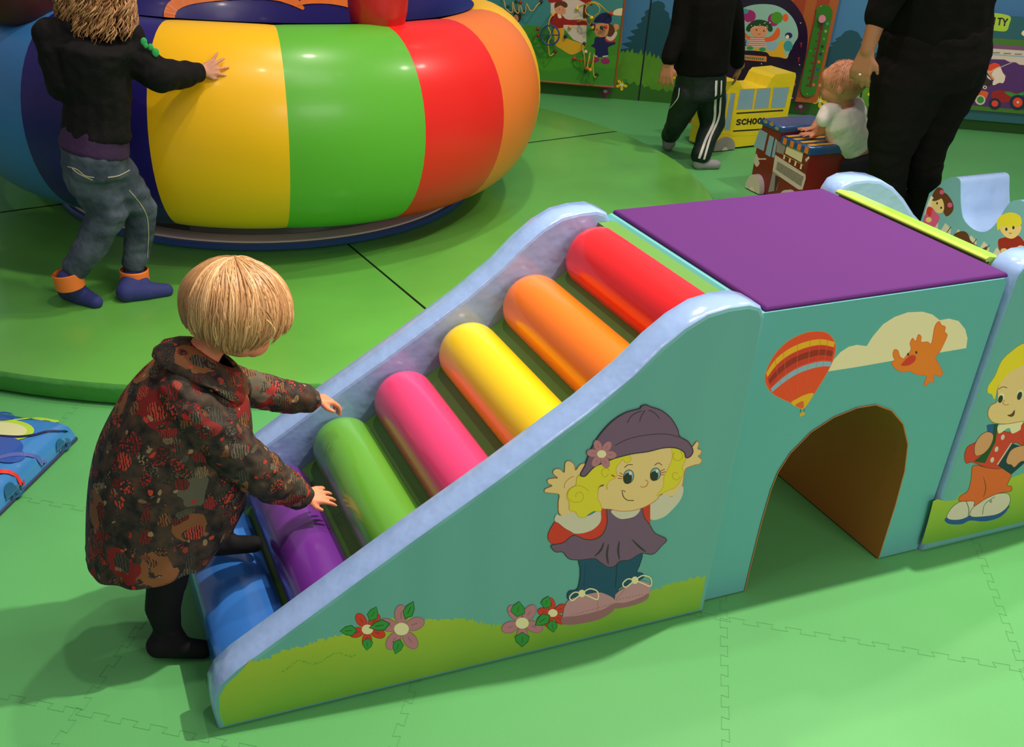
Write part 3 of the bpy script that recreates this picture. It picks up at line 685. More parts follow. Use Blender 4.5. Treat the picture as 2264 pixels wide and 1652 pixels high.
C1 = (1120, 850, 2.898); C2 = (1640, 650, 2.7532); CF = (440, 1200, 2.6326)
YN = 1.564
def girl_art(mb):
    # grass with a jagged top edge
    A = Art(mb, (0, 1, 0), YN, (0, 0, 1), 1)
    top = [(553, 1462), (592, 1458), (600, 1450), (640, 1437), (700, 1418), (756, 1405), (820, 1380), (880, 1368), (938, 1372), (1000, 1370), (1040, 1373), (1094, 1384), (1130, 1378), (1200, 1372), (1240, 1368), (1320, 1350), (1420, 1320), (1440, 1308), (1480, 1290), (1520, 1282), (1568, 1272)]
    J = []
    rr = random.Random(8)
    for i in range(len(top)-1):
        n = max(1, int((top[i+1][0]-top[i][0])/9))
        for k in range(n):
            t = k/n; x = top[i][0]+(top[i+1][0]-top[i][0])*t; y = top[i][1]+(top[i+1][1]-top[i][1])*t
            J += [(x, y+rr.uniform(-4, 5)), (x+rr.uniform(2, 9), y-rr.uniform(0, 7))]
    pts = [A.P(p, .00003) for p in J]
    low = [Vector((x, YN-.00003, z)) for x, z in ((1.333, .012), (1.0, .012), (.6, .012), (.175, .012), (.168, .05), (.171, .095), (.186, .123), (.213, .146))]
    mb.poly(list(reversed(pts+low)) if False else pts+low, M_grassp)
    A = Art(mb, (0, 1, 0), YN, CF, 3)
    olr = C['redd']
    for k in range(40):
        x = 480+k*11+rr.uniform(-4, 4); y = 735-(x-480)*.22+20*math.sin(x*.03)+rr.uniform(-5, 5); A.line([(x, y), (x+rr.uniform(4, 12), y-rr.uniform(4, 12))], 3, C['green'], False); A.k -= 1
    for c, R, pet, a0 in (((980, 505), 105, 'red', .35), ((1178, 502), 135, 'pink', -.35)):
        lv = [((c[0]-60, c[1]+5), (c[0]-160, c[1]+10)), ((c[0]+15, c[1]-50), (c[0]+52, c[1]-132)), ((c[0]+5, c[1]+50), (c[0]-5, c[1]+122))] if pet == 'red' else [((c[0]+20, c[1]-60), (c[0]+70, c[1]-160)), ((c[0]-10, c[1]+60), (c[0]-35, c[1]+145))]
        A.flower(c, R, C[pet], C['cream'], C['shoed'] if pet == 'pink' else olr, 5, a0)
        for a, b in lv: A.leaf(a, b, 30, C['leaf'], C['leafd'])
    A.leaf((1110, 470), (990, 495), 30, C['leaf'], C['leafd'])
    c = (1880, 467); A.flower(c, 120, C['pink'], C['cream'], C['shoed'], 5, .3); A.leaf((1850, 430), (1862, 342), 42, C['leaf'], C['leafd']); A.leaf((1880, 520), (1880, 605), 42, C['leaf'], C['leafd'])
    A.flower((2058, 408), 85, C['red'], C['cream'], olr, 5, -.5); A.leaf((2010, 380), (2032, 310), 30, C['leaf'], C['leafd']); A.leaf((2120, 410), (2200, 352), 24, C['leaf'], C['leafd']); A.leaf((2040, 420), (1955, 480), 30, C['leaf'], C['leafd']); A.leaf((2050, 450), (2062, 520), 30, C['leaf'], C['leafd'])
    # the girl
    A = Art(mb, (0, 1, 0), YN, C1, A.k+1); ol = C['plumd']; os_ = C['skinl']; oh = C['hairg']
    A.shape([(1140, 470), (1150, 430), (1150, 370), (1170, 365), (1185, 400), (1215, 365), (1230, 378), (1222, 410), (1245, 420), (1240, 445), (1225, 458), (1248, 482), (1235, 507), (1200, 515), (1160, 530), (1140, 550), (1125, 640), (1100, 700), (1040, 718), (990, 690), (1060, 600)], C['skin'], os_, 4)
    A.shape([(345, 835), (330, 760), (335, 705), (290, 695), (245, 688), (247, 668), (290, 648), (265, 632), (262, 608), (300, 600), (325, 597), (296, 568), (307, 542), (340, 542), (368, 562), (375, 500), (402, 490), (430, 512), (440, 548), (470, 512), (505, 512), (500, 600), (480, 700), (460, 830)], C['skin'], os_, 4)
    A.line([(368, 662), (372, 630), (400, 600), (430, 585)], 4, os_)
    A.fill([(905, 760), (960, 720), (1010, 702), (1060, 718), (1120, 650), (1130, 680), (1110, 740), (1060, 800), (1000, 850), (920, 862)], C['gray'])
    A.fill([(305, 860), (320, 830), (345, 838), (440, 822), (520, 840), (605, 795), (606, 870), (560, 925), (500, 950), (430, 952), (370, 920), (318, 885)], C['gray'])
    A.shape([(265, 960), (290, 905), (315, 880), (370, 920), (425, 955), (400, 992), (360, 1012), (300, 1020), (270, 1000)], C['red'], C['redd'], 3)
    A.fill([(605, 788), (660, 800), (645, 880), (612, 955), (560, 988), (500, 988), (425, 962), (500, 948), (560, 922), (602, 870)], C['red'])
    A.fill([(865, 788), (918, 748), (918, 897), (880, 852)], C['red'], False)
    A.shape([(465, 1112), (560, 1105), (650, 1150), (720, 1120), (860, 1075), (852, 1150), (833, 1200), (868, 1210), (872, 1238), (800, 1270), (722, 1300), (702, 1340), (680, 1362), (620, 1342), (560, 1330), (480, 1362), (400, 1376), (388, 1350), (402, 1322), (450, 1310), (468, 1240), (470, 1180)], C['jeans'], C['jeansd'], 5)
    A.line([(708, 1130), (700, 1220), (695, 1300)], 7, C['jeansd']); A.line([(505, 1150), (500, 1220), (492, 1290)], 3, C['jeansd'])
    A.fill([(360, 1470), (372, 1420), (400, 1378), (480, 1352), (580, 1330), (640, 1345), (682, 1370), (690, 1410), (670, 1455), (600, 1500), (500, 1525), (400, 1537), (352, 1528)], C['shoe'])
    A.fill([(352, 1528), (358, 1490), (450, 1480), (600, 1445), (682, 1405), (690, 1430), (668, 1460), (600, 1500), (500, 1526), (400, 1538)], C['shoed'])
    A.fill([(690, 1365), (702, 1335), (760, 1298), (830, 1258), (905, 1268), (920, 1300), (902, 1370), (850, 1400), (760, 1425), (688, 1430)], C['shoe'])
    A.fill([(686, 1400), (760, 1395), (850, 1365), (908, 1335), (900, 1372), (850, 1400), (760, 1426), (686, 1432)], C['shoed'])
    for k in range(14): A.line([(405+k*20, 1478-k*5.4), (415+k*20, 1475-k*5.4)], 3, C['plum'], False); A.k -= 1
    for k in range(9): A.line([(700+k*20, 1380-k*4.5), (710+k*20, 1377-k*4.5)], 3, C['plum'], False); A.k -= 1
    A.line([(582, 1375), (582, 1410), (578, 1450)], 3, C['shoed']); A.line([(690, 1375), (700, 1340), (740, 1305)], 3, C['shoed']); A.line([(700, 1370), (740, 1330), (756, 1300)], 3, C['shoed'])
    for cx_, cy_ in ((480, 1337), (820, 1252)):
        A.line([(cx_, cy_), (cx_-45, cy_-8), (cx_-78, cy_+22), (cx_-62, cy_+46), (cx_-25, cy_+20), (cx_, cy_)], 8, C['cream'])
        A.line([(cx_, cy_), (cx_+50, cy_-30), (cx_+100, cy_-12), (cx_+100, cy_+38), (cx_+50, cy_+20), (cx_, cy_)], 8, C['cream']); A.disc((cx_, cy_), 22, 24, C['cream'])
    A.shape([(640, 795), (680, 812), (740, 858), (820, 842), (860, 785), (880, 850), (915, 897), (950, 952), (1022, 990), (990, 1032), (935, 1085), (860, 1080), (790, 1120), (722, 1130), (692, 1160), (650, 1168), (602, 1140), (560, 1113), (470, 1122), (400, 1115), (358, 1072), (312, 1070), (284, 1030), (360, 1012), (425, 965), (500, 990), (560, 990), (614, 955), (642, 880)], C['plum'], ol, 5)
    for a in ([(620, 1010), (600, 1060), (560, 1100)], [(720, 1000), (712, 1060), (720, 1120)], [(800, 990), (850, 1040), (890, 1070)], [(650, 1020), (640, 1090), (650, 1150)]): A.line(a, 14, C['plumd'], taper=True)
    A.fill([(668, 805), (740, 800), (850, 790), (820, 842), (740, 860), (690, 840)], C['gray'])
    A.shape([(600, 560), (700, 500), (760, 440), (900, 410), (1050, 400), (1058, 470), (1030, 540), (1005, 590), (1002, 650), (970, 722), (910, 768), (830, 800), (740, 810), (660, 797), (605, 788), (582, 730), (588, 660), (620, 640)], C['skin'], os_, 4)
    A.shape([(1058, 395), (1110, 400), (1142, 432), (1142, 480), (1122, 530), (1130, 570), (1085, 650), (1040, 672), (1000, 692), (960, 712), (1000, 650), (1005, 590), (1030, 540), (1058, 470)], C['ygreen'], oh, 3)
    A.shape([(700, 468), (770, 440), (795, 480), (760, 500), (740, 480), (700, 530), (700, 590), (650, 620), (640, 672), (632, 640), (590, 650), (582, 720), (605, 780), (600, 808), (550, 810), (520, 830), (490, 850), (455, 842), (440, 815), (400, 800), (400, 755), (383, 715), (398, 670), (440, 645), (450, 590), (490, 560), (560, 500)], C['ygreen'], oh, 3)
    A.line([(440, 720), (445, 695), (475, 690), (490, 715), (475, 745), (430, 752), (392, 725), (395, 680), (430, 650), (480, 650), (525, 680)], 4, oh)
    A.line([(650, 570), (630, 590), (608, 575), (610, 545), (640, 535), (655, 550)], 4, oh); A.line([(1095, 570), (1070, 560), (1060, 590), (1085, 610), (1110, 590)], 4, oh); A.line([(1070, 430), (1065, 470), (1100, 485), (1125, 460), (1110, 425)], 4, oh)
    A.disc((778, 588), 33, 44, C['ltblue'], .2, C['dark'], 4); A.disc((772, 600), 28, 36, C['dark'], .2); A.disc((790, 566), 8, 12, C['white'], .2)
    A.disc((950, 572), 32, 40, C['ltblue'], .2, C['dark'], 4); A.disc((942, 584), 26, 32, C['dark'], .2); A.disc((960, 552), 7, 11, C['white'], .2)
    for a in ([(740, 575), (722, 562)], [(738, 588), (712, 580)], [(738, 600), (708, 598)]): A.line(a, 4, C['redd'], False)
    for a in ([(980, 555), (1010, 540)], [(982, 566), (1015, 556)], [(982, 578), (1005, 574)]): A.line(a, 4, C['redd'], False)
    A.line([(668, 576), (690, 588)], 8, C['red'], False)
    A.line([(752, 530), (775, 512), (805, 512)], 4, ol); A.line([(945, 515), (970, 500), (992, 515)], 4, ol)
    A.line([(885, 608), (902, 620), (895, 645), (870, 656), (855, 650)], 4, os_); A.line([(738, 685), (745, 715), (770, 738), (812, 740)], 5, C['choc']); A.line([(730, 680), (745, 678), (758, 685)], 4, C['choc'])
    A.shape([(470, 572), (500, 515), (528, 440), (560, 372), (610, 300), (680, 228), (760, 178), (848, 152), (862, 135), (892, 128), (918, 140), (990, 165), (1050, 215), (1090, 280), (1106, 330), (1160, 365), (1190, 418), (1176, 455), (1146, 466), (1132, 430), (1080, 404), (1000, 404), (900, 428), (800, 442), (690, 470), (640, 492), (560, 525), (505, 580), (480, 585)], C['plum'], ol, 7)
    A.line([(690, 388), (780, 345), (900, 320), (1020, 315), (1105, 335)], 5, ol); A.line([(770, 242), (800, 195), (860, 165)], 6, ol); A.line([(848, 234), (860, 198), (882, 162)], 6, ol); A.line([(976, 216), (945, 180), (905, 160)], 6, ol)
    A.flower((605, 442), 92, C['pink'], C['cream'], C['shoed'], 6, .1)

ST_ = thing('foam_stairs', 'padded climbing steps with rainbow rollers and a printed girl in a dark cap', 'play stairs', (.75, 1.9, 0))
panel('side_panel', ST_, NPROF, YN, YN+.082, M_teal, M_lblue, M_lblue, girl_art, 'near side board with printed girl and flowers')
panel('side_panel', ST_, [(x-.004, z-.012 if z > .02 else z) for x, z in NPROF], 2.198, 2.28, M_lblue, M_teal, M_lblue, None, 'far side board')
# sloping green base between the boards
mb = MB(); prof = [(.185, .002), (.185, .025), (.30, .06), (.50, .185), (1.20, .640), (1.29, .700), (1.30, .778), (1.347, .778), (1.347, .002)]
prof = [(x, z) for x, z in prof]
y0, y1 = YN+.083, 2.197
Lf = [(x, y0, z) for x, z in prof]; Rt = [(x, y1, z) for x, z in prof]
mb.grid([Lf, Rt], M_gbase, cu=True); mb.cap(Lf, M_gbase); mb.cap(Rt, M_gbase, True)
mb.build('sloped_base', ST_, smooth=False, label='green sloping base')
ROLL_ = [('blue', (.035, .17, .52, 1), .274, .049), ('purple', (.14, .025, .25, 1), .442, .158), ('green', (.12, .38, .035, 1), .610, .267), ('pink', (.80, .05, .18, 1), .773, .373), ('yellow', (.93, .62, .006, 1), .944, .484), ('orange', (.93, .20, .010, 1), 1.113, .593), ('red', (.76, .012, .015, 1), 1.279, .702)]
for nm, col, cx_, cz_ in ROLL_:
    mt = mat('roller_'+nm, col, .25, ('noise', 6, .05, .01), coat=.5)
    mb = MB(); n = 40; R = .081
    ys = [(y0+.001, R)]+[(y1-.05, R)]+[(y1-.05+.049*math.sin(a), R-.04+.04*math.cos(a)) for a in [math.pi/2*k/7 for k in range(1, 8)]]
    ys = [(y0+.001, R)]+[(y0+(y1-.05-y0)*k/6, R) for k in range(1, 7)]+ys[2:]
    if nm == 'blue':
        rows = [[(cx_-.004+max(-.088, min(.088, rr*1.35*math.cos(2*math.pi*k/n))), y, max(.004, cz_+.008+rr*math.sin(2*math.pi*k/n))) for k in range(n)] for y, rr in ys]
    else:
        rows = [[(cx_+rr*math.cos(2*math.pi*k/n), y, cz_+rr*math.sin(2*math.pi*k/n)) for k in range(n)] for y, rr in ys]
    mb.grid(rows, mt, cu=True, flip=True); mb.cap(rows[0], mt, False); mb.cap(rows[-1], mt, True)
    mb.build('roller_step', ST_, label=nm+' padded roller', sharp=60)

TU = thing('tunnel_block', 'teal foam block with an arched crawl hole, printed balloon and purple top', 'play tunnel', (1.7, 1.92, 0))
TX0, TX1, TY0, TY1, TZ = 1.352, 2.032, 1.598, 2.25, .778
arch = [(1.487, .004), (1.487, .10), (1.489, .216), (1.494, .306), (1.503, .355), (1.525, .402), (1.572, .452), (1.628, .481), (1.689, .495), (1.742, .494), (1.796, .469), (1.845, .423), (1.880, .360), (1.897, .28), (1.902, .179), (1.902, .065), (1.902, .004)]
def tunnel_art(mb):
    A = Art(mb, (0, 1, 0), TY0, C2, 1)
    A.fill([(525, 472), (560, 400), (600, 355), (650, 322), (700, 310), (760, 318), (800, 255), (860, 185), (930, 140), (1010, 112), (1100, 108), (1160, 125), (1205, 160), (1260, 150), (1320, 165), (1360, 215), (1374, 270), (1366, 330), (1200, 358), (900, 410), (700, 445)], C['cream'], False)
    # balloon
    A.shape([(362, 700), (300, 665), (190, 608), (145, 540), (150, 470), (200, 370), (280, 290), (380, 240), (470, 228), (530, 245), (566, 295), (568, 360), (530, 460), (440, 610), (385, 690)], C['hotr'], C['orange'], 3)
    def band(t0, t1, mt):
        L = [(150+12*math.sin(0), 0)]
        top = [(148, 480), (200, 400), (280, 335), (380, 290), (480, 272), (566, 290)]
        bot = [(185, 600), (260, 540), (340, 490), (420, 460), (490, 445), (540, 445)]
        a = [(p[0]+(q[0]-p[0])*t0, p[1]+(q[1]-p[1])*t0) for p, q in zip(top, bot)]; b = [(p[0]+(q[0]-p[0])*t1, p[1]+(q[1]-p[1])*t1) for p, q in zip(top, bot)]
        A.fill(crspline(a, 4, False)+list(reversed(crspline(b, 4, False))), mt, False)
    band(.02, .22, C['amber']); band(.24, .75, C['red']); band(.38, .58, C['redd']); band(.80, .98, C['ltblue'])
    for x0, x1 in (((250, 310), (330, 680)), ((340, 255), (345, 690)), ((420, 235), (365, 695)), ((485, 232), (378, 690)), ((530, 250), (388, 680)), ((200, 375), (310, 665))):
        A.line([x0, ((x0[0]+x1[0])/2+(x0[0]-370)*.16, (x0[1]+x1[1])/2), x1], 2.5, C['orange2'])
    A.fill([(300, 665), (340, 635), (390, 612), (438, 608), (385, 690), (362, 700)], C['amber']); A.fill([(325, 680), (350, 660), (375, 655), (372, 697)], C['orange2'])
    A.line([(358, 700), (356, 728)], 3, C['jeans'], False); A.line([(378, 697), (382, 722)], 3, C['jeans'], False); A.fill([(352, 725), (382, 716), (383, 736), (352, 748)], C['gold'], False)
    # orange bird
    A.shape([(1000, 378), (1030, 340), (1025, 300), (1040, 270), (1058, 290), (1075, 248), (1092, 262), (1090, 292), (1130, 292), (1155, 300), (1175, 200), (1200, 168), (1215, 190), (1238, 200), (1235, 230), (1250, 250), (1235, 290), (1205, 350), (1180, 385), (1200, 430), (1222, 480), (1205, 502), (1170, 490), (1168, 535), (1145, 535), (1118, 560), (1110, 545), (1125, 500), (1080, 492), (1040, 480), (1025, 470), (980, 475), (935, 455), (912, 420), (930, 405), (920, 372), (928, 340), (950, 345), (962, 380), (985, 395)], C['orange'], C['orange2'], 4)
    A.shape([(970, 435), (990, 405), (1030, 372), (1058, 380), (1052, 410), (1015, 435)], C['red'], C['orange2'], 3); A.disc((1012, 368), 6, 9, C['dark']); A.disc((1062, 356), 6, 9, C['dark'])
mb = MB()
zz = sorted(set([p[1] for p in arch]))
# front and back faces around the arch
outer = [(TX0, .004), (TX0, TZ-.01), (TX0+.01, TZ), (TX1-.01, TZ), (TX1, TZ-.01), (TX1, .004)]
for y, fl in ((TY0, False), (TY1, True)):
    face = [(x, y, z) for x, z in outer]+[(x, y, z) for x, z in reversed(arch)]
    mb.poly(list(reversed(face)) if not fl else face, M_teal2)
sd = [[(x, TY0, z) for x, z in outer], [(x, TY1, z) for x, z in outer]]
mb.grid(sd, M_teal2)
tunnel_art(mb)
mb.build('tunnel_body', TU, smooth=False)
mb = MB(); rows = [[(x, y, z) for x, z in arch] for y in (TY0-.002, TY0+.003, TY1)]
mb.grid(rows, M_brown, flip=True)
ins = [(1.695+(x-1.695)*1.012, z*1.006) for x, z in arch]
mb.grid([[(x, TY0-.002, z) for x, z in ins], rows[0]], M_brown, flip=True)
mb.build('arch_lining', TU, label='orange-brown lining of the arched hole')
mb = MB(); e = .006
def slabbox(mb, x0, x1, y0_, y1_, z0, z1, mt, bw=.006):
    rows = []
    for ins_, z in ((0, z0), (0, z1-bw), (bw*.4, z1-bw*.35), (bw, z1)):
        rows.append([(x0+ins_, y0_+ins_, z), (x1-ins_, y0_+ins_, z), (x1-ins_, y1_-ins_, z), (x0+ins_, y1_-ins_, z)])
    mb.grid(rows, mt, cu=True); mb.poly(rows[-1], mt); mb.poly(list(reversed(rows[0])), mt)
slabbox(mb, 1.372, TX1+.012-.01, TY0+.004, TY1, TZ+.0005, TZ+.011, M_purple)
mb.build('top_cover', TU, label='purple fabric top', sharp=25)

SL = thing('foam_slide', 'padded slide unit right of the tunnel, with a printed blond boy', 'play slide', (2.6, 1.92, 0))
XS = 2.04
SPROF = [(XS+(1.347-x), z) for x, z in NPROF]
def boy_art(mb):
    YB = 1.585
    A = Art(mb, (0, 1, 0), YB, C2, 1)
    A.fill([(1092, 1528), (1130, 1400), (1165, 1262), (1190, 1250), (1240, 1262), (1300, 1255), (1330, 1220), (1400, 1200), (1500, 1180), (1640, 1120), (1720, 1090), (1900, 1050), (2300, 1100), (2700, 1050), (2900, 1000), (2900, 1120), (2500, 1205), (1720, 1385), (1400, 1462)], M_grassp, False)
    o = C['choc']
    A.fill([(1235, 1370), (1260, 1400), (1340, 1402), (1390, 1380), (1480, 1385), (1570, 1360), (1620, 1310), (1600, 1290), (1300, 1350)], C['blue'])
    A.shape([(1248, 1350), (1290, 1290), (1350, 1258), (1410, 1255), (1440, 1290), (1400, 1340), (1340, 1372), (1270, 1375)], C['gray'], C['leafd'], 3)
    A.shape([(1395, 1355), (1400, 1310), (1460, 1260), (1520, 1225), (1610, 1213), (1635, 1250), (1615, 1300), (1560, 1340), (1480, 1355)], C['gray'], C['leafd'], 3)
    A.line([(1365, 1260), (1382, 1310), (1378, 1355)], 4, C['leafd']); A.line([(1540, 1235), (1480, 1280), (1465, 1345)], 3, C['leafd']); A.disc((1515, 1262), 9, 11, C['steel'])
    A.shape([(1410, 1045), (1500, 1060), (1600, 1060), (1640, 1100), (1615, 1165), (1640, 1170), (1638, 1200), (1560, 1215), (1480, 1250), (1415, 1292), (1412, 1262), (1325, 1262), (1330, 1230), (1375, 1200), (1395, 1130)], C['orange2'], o, 3)
    A.line([(1470, 1110), (1485, 1180), (1470, 1240)], 5, C['brown'], taper=True)
    A.shape([(1405, 1025), (1365, 1030), (1355, 980), (1375, 930), (1420, 905), (1500, 860), (1560, 830), (1640, 840), (1700, 770), (1800, 760), (1800, 900), (1720, 925), (1650, 910), (1600, 1050), (1500, 1060)], C['red'], o, 3)
    A.fill([(1410, 1020), (1455, 985), (1510, 820), (1500, 795), (1560, 790), (1545, 900), (1480, 1030)], C['leafd'], False); A.fill([(1490, 800), (1530, 790), (1530, 860), (1500, 880)], C['blue'], False)
    A.fill([(1558, 1045), (1645, 910), (1720, 935), (1720, 1030), (1640, 1100)], C['jeansd'], False); A.line([(1555, 1040), (1642, 908)], 7, C['gray'], False)
    A.shape([(1420, 980), (1418, 920), (1450, 865), (1490, 840), (1525, 850), (1530, 880), (1510, 930), (1480, 965), (1450, 982)], C['skin2'], o, 3)
    A.shape([(1610, 1010), (1640, 950), (1700, 925), (1760, 930), (1760, 1010), (1700, 1020), (1660, 1055), (1640, 1040), (1618, 1035)], C['skin2'], o, 3)
    for p in ((1588, 872), (1550, 945), (1524, 1010)): A.disc(p, 11, 17, C['gray'], .3)
    A.fill([(1560, 800), (1620, 790), (1720, 740), (1740, 790), (1650, 850), (1625, 815), (1565, 850)], C['cream'])
    A.shape([(1498, 720), (1515, 680), (1555, 650), (1560, 560), (1620, 480), (1700, 430), (1860, 400), (1950, 520), (1950, 700), (1860, 780), (1720, 775), (1620, 790), (1540, 785), (1505, 755)], C['skin'], C['skinl'], 4)
    A.fill([(1497, 602), (1500, 560), (1540, 500), (1580, 410), (1640, 350), (1720, 300), (1850, 290), (1960, 380), (1990, 520), (1900, 450), (1800, 420), (1720, 430), (1690, 445), (1640, 470), (1600, 510), (1560, 560), (1538, 640), (1520, 610)], C['yellow'])
    A.disc((1578, 632), 20, 30, C['cream'], .3); A.disc((1574, 640), 14, 24, C['dark'], .3); A.disc((1694, 612), 20, 32, C['cream'], .3); A.disc((1690, 620), 14, 26, C['dark'], .3)
    A.line([(1560, 580), (1590, 565), (1615, 572)], 4, o); A.line([(1600, 645), (1588, 660), (1600, 675), (1625, 672)], 4, C['skinl']); A.fill([(1615, 738), (1640, 730), (1660, 705), (1658, 735), (1640, 748)], C['brown'])
    A.fill([(1700, 800), (1800, 740), (1900, 800), (1880, 1000), (1760, 1040), (1720, 925)], C['red'])
panel('side_panel', SL, SPROF, 1.585, 1.667, M_teal, M_lblue, M_lblue, boy_art, 'near side board with printed boy')
panel('side_panel', SL, SPROF, 2.195, 2.275, M_lblue, M_teal2, M_lblue, None, 'far side board')
mb = MB(); yA, yB = 1.668, 2.194
prof = [(XS-.008, TZ+.012), (XS-.010, TZ+.020), (XS+.0, TZ+.024), (XS+.05, TZ+.014), (XS+.15, .71), (XS+.35, .58), (XS+.75, .33), (XS+1.0, .16), (XS+1.15, .06), (XS+1.16, .004), (XS+.004, .004), (XS+.004, TZ+.012)]
Lf = [(x, yA, z) for x, z in prof]; Rt = [(x, yB, z) for x, z in prof]
M_slide = mat('slide_lime', (.36, .62, .06, 1), .3, coat=.4)
mb.grid([Lf, Rt], M_slide, cu=True); mb.cap(Lf, M_slide); mb.cap(Rt, M_slide, True)
mb.build('slide_bed', SL, smooth=False, label='lime green sliding surface', bevel=.004)

# ------------------------------------------------------------------ school bus and fire truck ride-on blocks
def extrude(mb, prof, o, u, dep, mt, top=None):
    """profile in (s,z) on the plane through o along u, pushed back by dep"""
    o = Vector(o); u = Vector(u); dep = Vector(dep)
    P2 = prof
    area = sum(P2[i-1][0]*P2[i][1]-P2[i][0]*P2[i-1][1] for i in range(len(P2)))
    if area < 0: P2 = list(reversed(P2))
    F = [o+u*s_+Vector((0, 0, z)) for s_, z in P2]; Bk = [p+dep for p in F]
    fn_ = u.cross(Vector((0, 0, 1)))
    if fn_.dot(dep) > 0: F.reverse(); Bk.reverse()
    mb.poly(F, mt); mb.poly(list(reversed(Bk)), mt)
    mb.grid([Bk, F], mt, cu=True)
M_bus = mat('bus_yellow', (.95, .70, .012, 1), .35, ('noise', 12, .5, .012), coat=.25)
bo = Vector((3.70, 5.075, 0)); bu = Vector((.998, .058, 0)).normalized(); bd = Vector((-.058, .998, 0)).normalized()
r = thing('school_bus_block', 'yellow foam ride-on school bus with printed windows, behind the striped trousers', 'toy bus', bo)
mb = MB()
extrude(mb, [(0, .012), (0, .375), (.02, .398), (.115, .40), (.135, .385), (.16, .350), (.335, .345), (.36, .40), (.38, .418), (.525, .420), (.535, .40), (.530, .012)], bo, bu, bd*.21, M_bus)
CB = (1480, 120, 7.183)
nb = -bd; cb = nb.dot(bo)
A = Art(mb, nb, cb, CB, 1)
for q in ([(870, 620), (935, 620), (850, 1215), (775, 1205)], [(970, 615), (1052, 620), (955, 1205), (868, 1210)]): A.shape(q, C['ltblue'], C['gold'], 10, False)
for q in ([(1125, 560), (1358, 545), (1310, 870), (1065, 885)], [(1395, 548), (1615, 535), (1570, 855), (1340, 872)], [(1655, 535), (1905, 520), (1835, 850), (1610, 858)]): A.shape(q, C['ltblue'], C['gold'], 9, False)
A.line([(1065, 940), (1808, 892)], 24, C['dark'], False); A.line([(1010, 1222), (1750, 1175)], 24, C['dark'], False)
letters(A, 'SCHOOL', 1066, 1040, 54, 78, 14, C['dark'], 25, 84, -5)
A.line([(740, 1270), (960, 1275), (1000, 1300), (1400, 1285), (1800, 1260)], 5, C['gold'])
nl = -bu
A = Art(mb, nl, nl.dot(bo), CB, 2); A.disc((325, 1030), 36, 70, C['orange2']); A.line([(265, 1190), (355, 1245)], 5, C['gold'], False); A.fill([(380, 700), (440, 560), (520, 520), (520, 700), (440, 760)], C['ltblue'], False)
mb.build('bus_body', r, smooth=False, bevel=.006)
for sx in (.045, .385):
    mb = MB(); n = 24; c0 = bo+bu*(sx+.045)
    for (rad, mt, o_) in ((.076, C['steel'], .016), (.02, C['gray'], .019)):
        pts = [c0+bu*rad*math.cos(a)+Vector((0, 0, .006+rad*1.0*math.sin(a)))-bd*o_ for a in [math.pi*k/n for k in range(n+1)]]
        if rad > .05:
            bk = [p+bd*o_ for p in pts]; mb.grid([bk, pts], mt)
        mb.poly(list(reversed(pts)), mt)
    mb.build('wheel', r, smooth=False, label='grey half wheel')

M_truck = mat('truck_red', (.22, .010, .008, 1), .4, ('noise', 10, .4, .01), coat=.2); M_tblue = mat('truck_blue', (.02, .085, .22, 1), .3, ('noise', 14, .6, .012), coat=.4)
to = Vector((3.51, 4.42, 0)); tu = Vector((0, -1, 0)); td = Vector((1, 0, 0))
r = thing('fire_truck_block', 'red foam ride-on fire truck with blue top, under the baby in the white shirt', 'toy truck', to)
mb = MB(); extrude(mb, [(0, .01), (-.005, .2), (.01, .335), (.165, .335), (.165, .27), (.402, .285), (.402, .01)], to, tu, td*.31, M_truck)
CT = (1630, 240, 6.861)
A = Art(mb, Vector((-1, 0, 0)), -3.51, CT, 1)
A.fill([(340, 310), (460, 375), (400, 645), (248, 570)], C['ltblue'], False); A.fill([(490, 405), (560, 440), (500, 735), (425, 690)], C['ltblue'], False); A.fill([(575, 455), (610, 480), (560, 750), (520, 730)], C['ltblue'], False)
A.line([(568, 455), (510, 745)], 8, C['dark'], False)
A.fill([(255, 790), (290, 680), (325, 750), (430, 755), (430, 775), (325, 780), (340, 830), (300, 885), (265, 850)], C['gray'])
A.fill([(610, 500), (750, 520), (700, 700), (590, 660)], C['steel'], False)
A.fill([(770, 480), (1010, 620), (975, 820), (725, 680)], C['cream'], False); A.line([(590, 640), (700, 700), (1010, 860)], 10, C['khaki'], False)
for k in range(4): A.line([(720+k*85, 705+k*47), (705+k*85, 770+k*50)], 26, C['cream'], False)
A.fill([(1085, 720), (1100, 750), (1040, 815), (1030, 770)], C['gray'], False)
A.fill([(575, 700), (1035, 1000), (1040, 1060), (990, 1230), (930, 1230), (535, 960)], C['gray'], False)
A.fill([(610, 800), (1010, 1040), (975, 1185), (585, 925)], C['dark'], False)
for k in range(22): A.line([(618+k*18, 806+k*11), (596+k*18, 930+k*12)], 9, C['gray'], False); A.k -= 1
A.fill([(540, 950), (640, 1020), (600, 1240), (470, 1270)], C['steel'], False); A.fill([(580, 1010), (640, 1040), (590, 1240), (560, 1250)], C['choc'], False)
mb.build('truck_body', r, smooth=False, bevel=.006)
mb = MB(); slabbox(mb, 3.505, 3.822, 4.25, 4.432, .335, .365, M_tblue, .012)
A = Art(mb, Vector((-1, 0, 0)), -3.505, CT, 1)
for x, y in ((430, 200), (520, 240), (600, 300)): A.disc((x, y), 34, 26, C['khaki'], .6)
A.disc((525, 225), 18, 26, C['orange'])
mb.build('cab_roof', r, label='blue vinyl cab roof', sharp=50)
mb = MB(); slabbox(mb, 3.505, 3.822, 4.012, 4.245, .285, .325, M_tblue, .01)
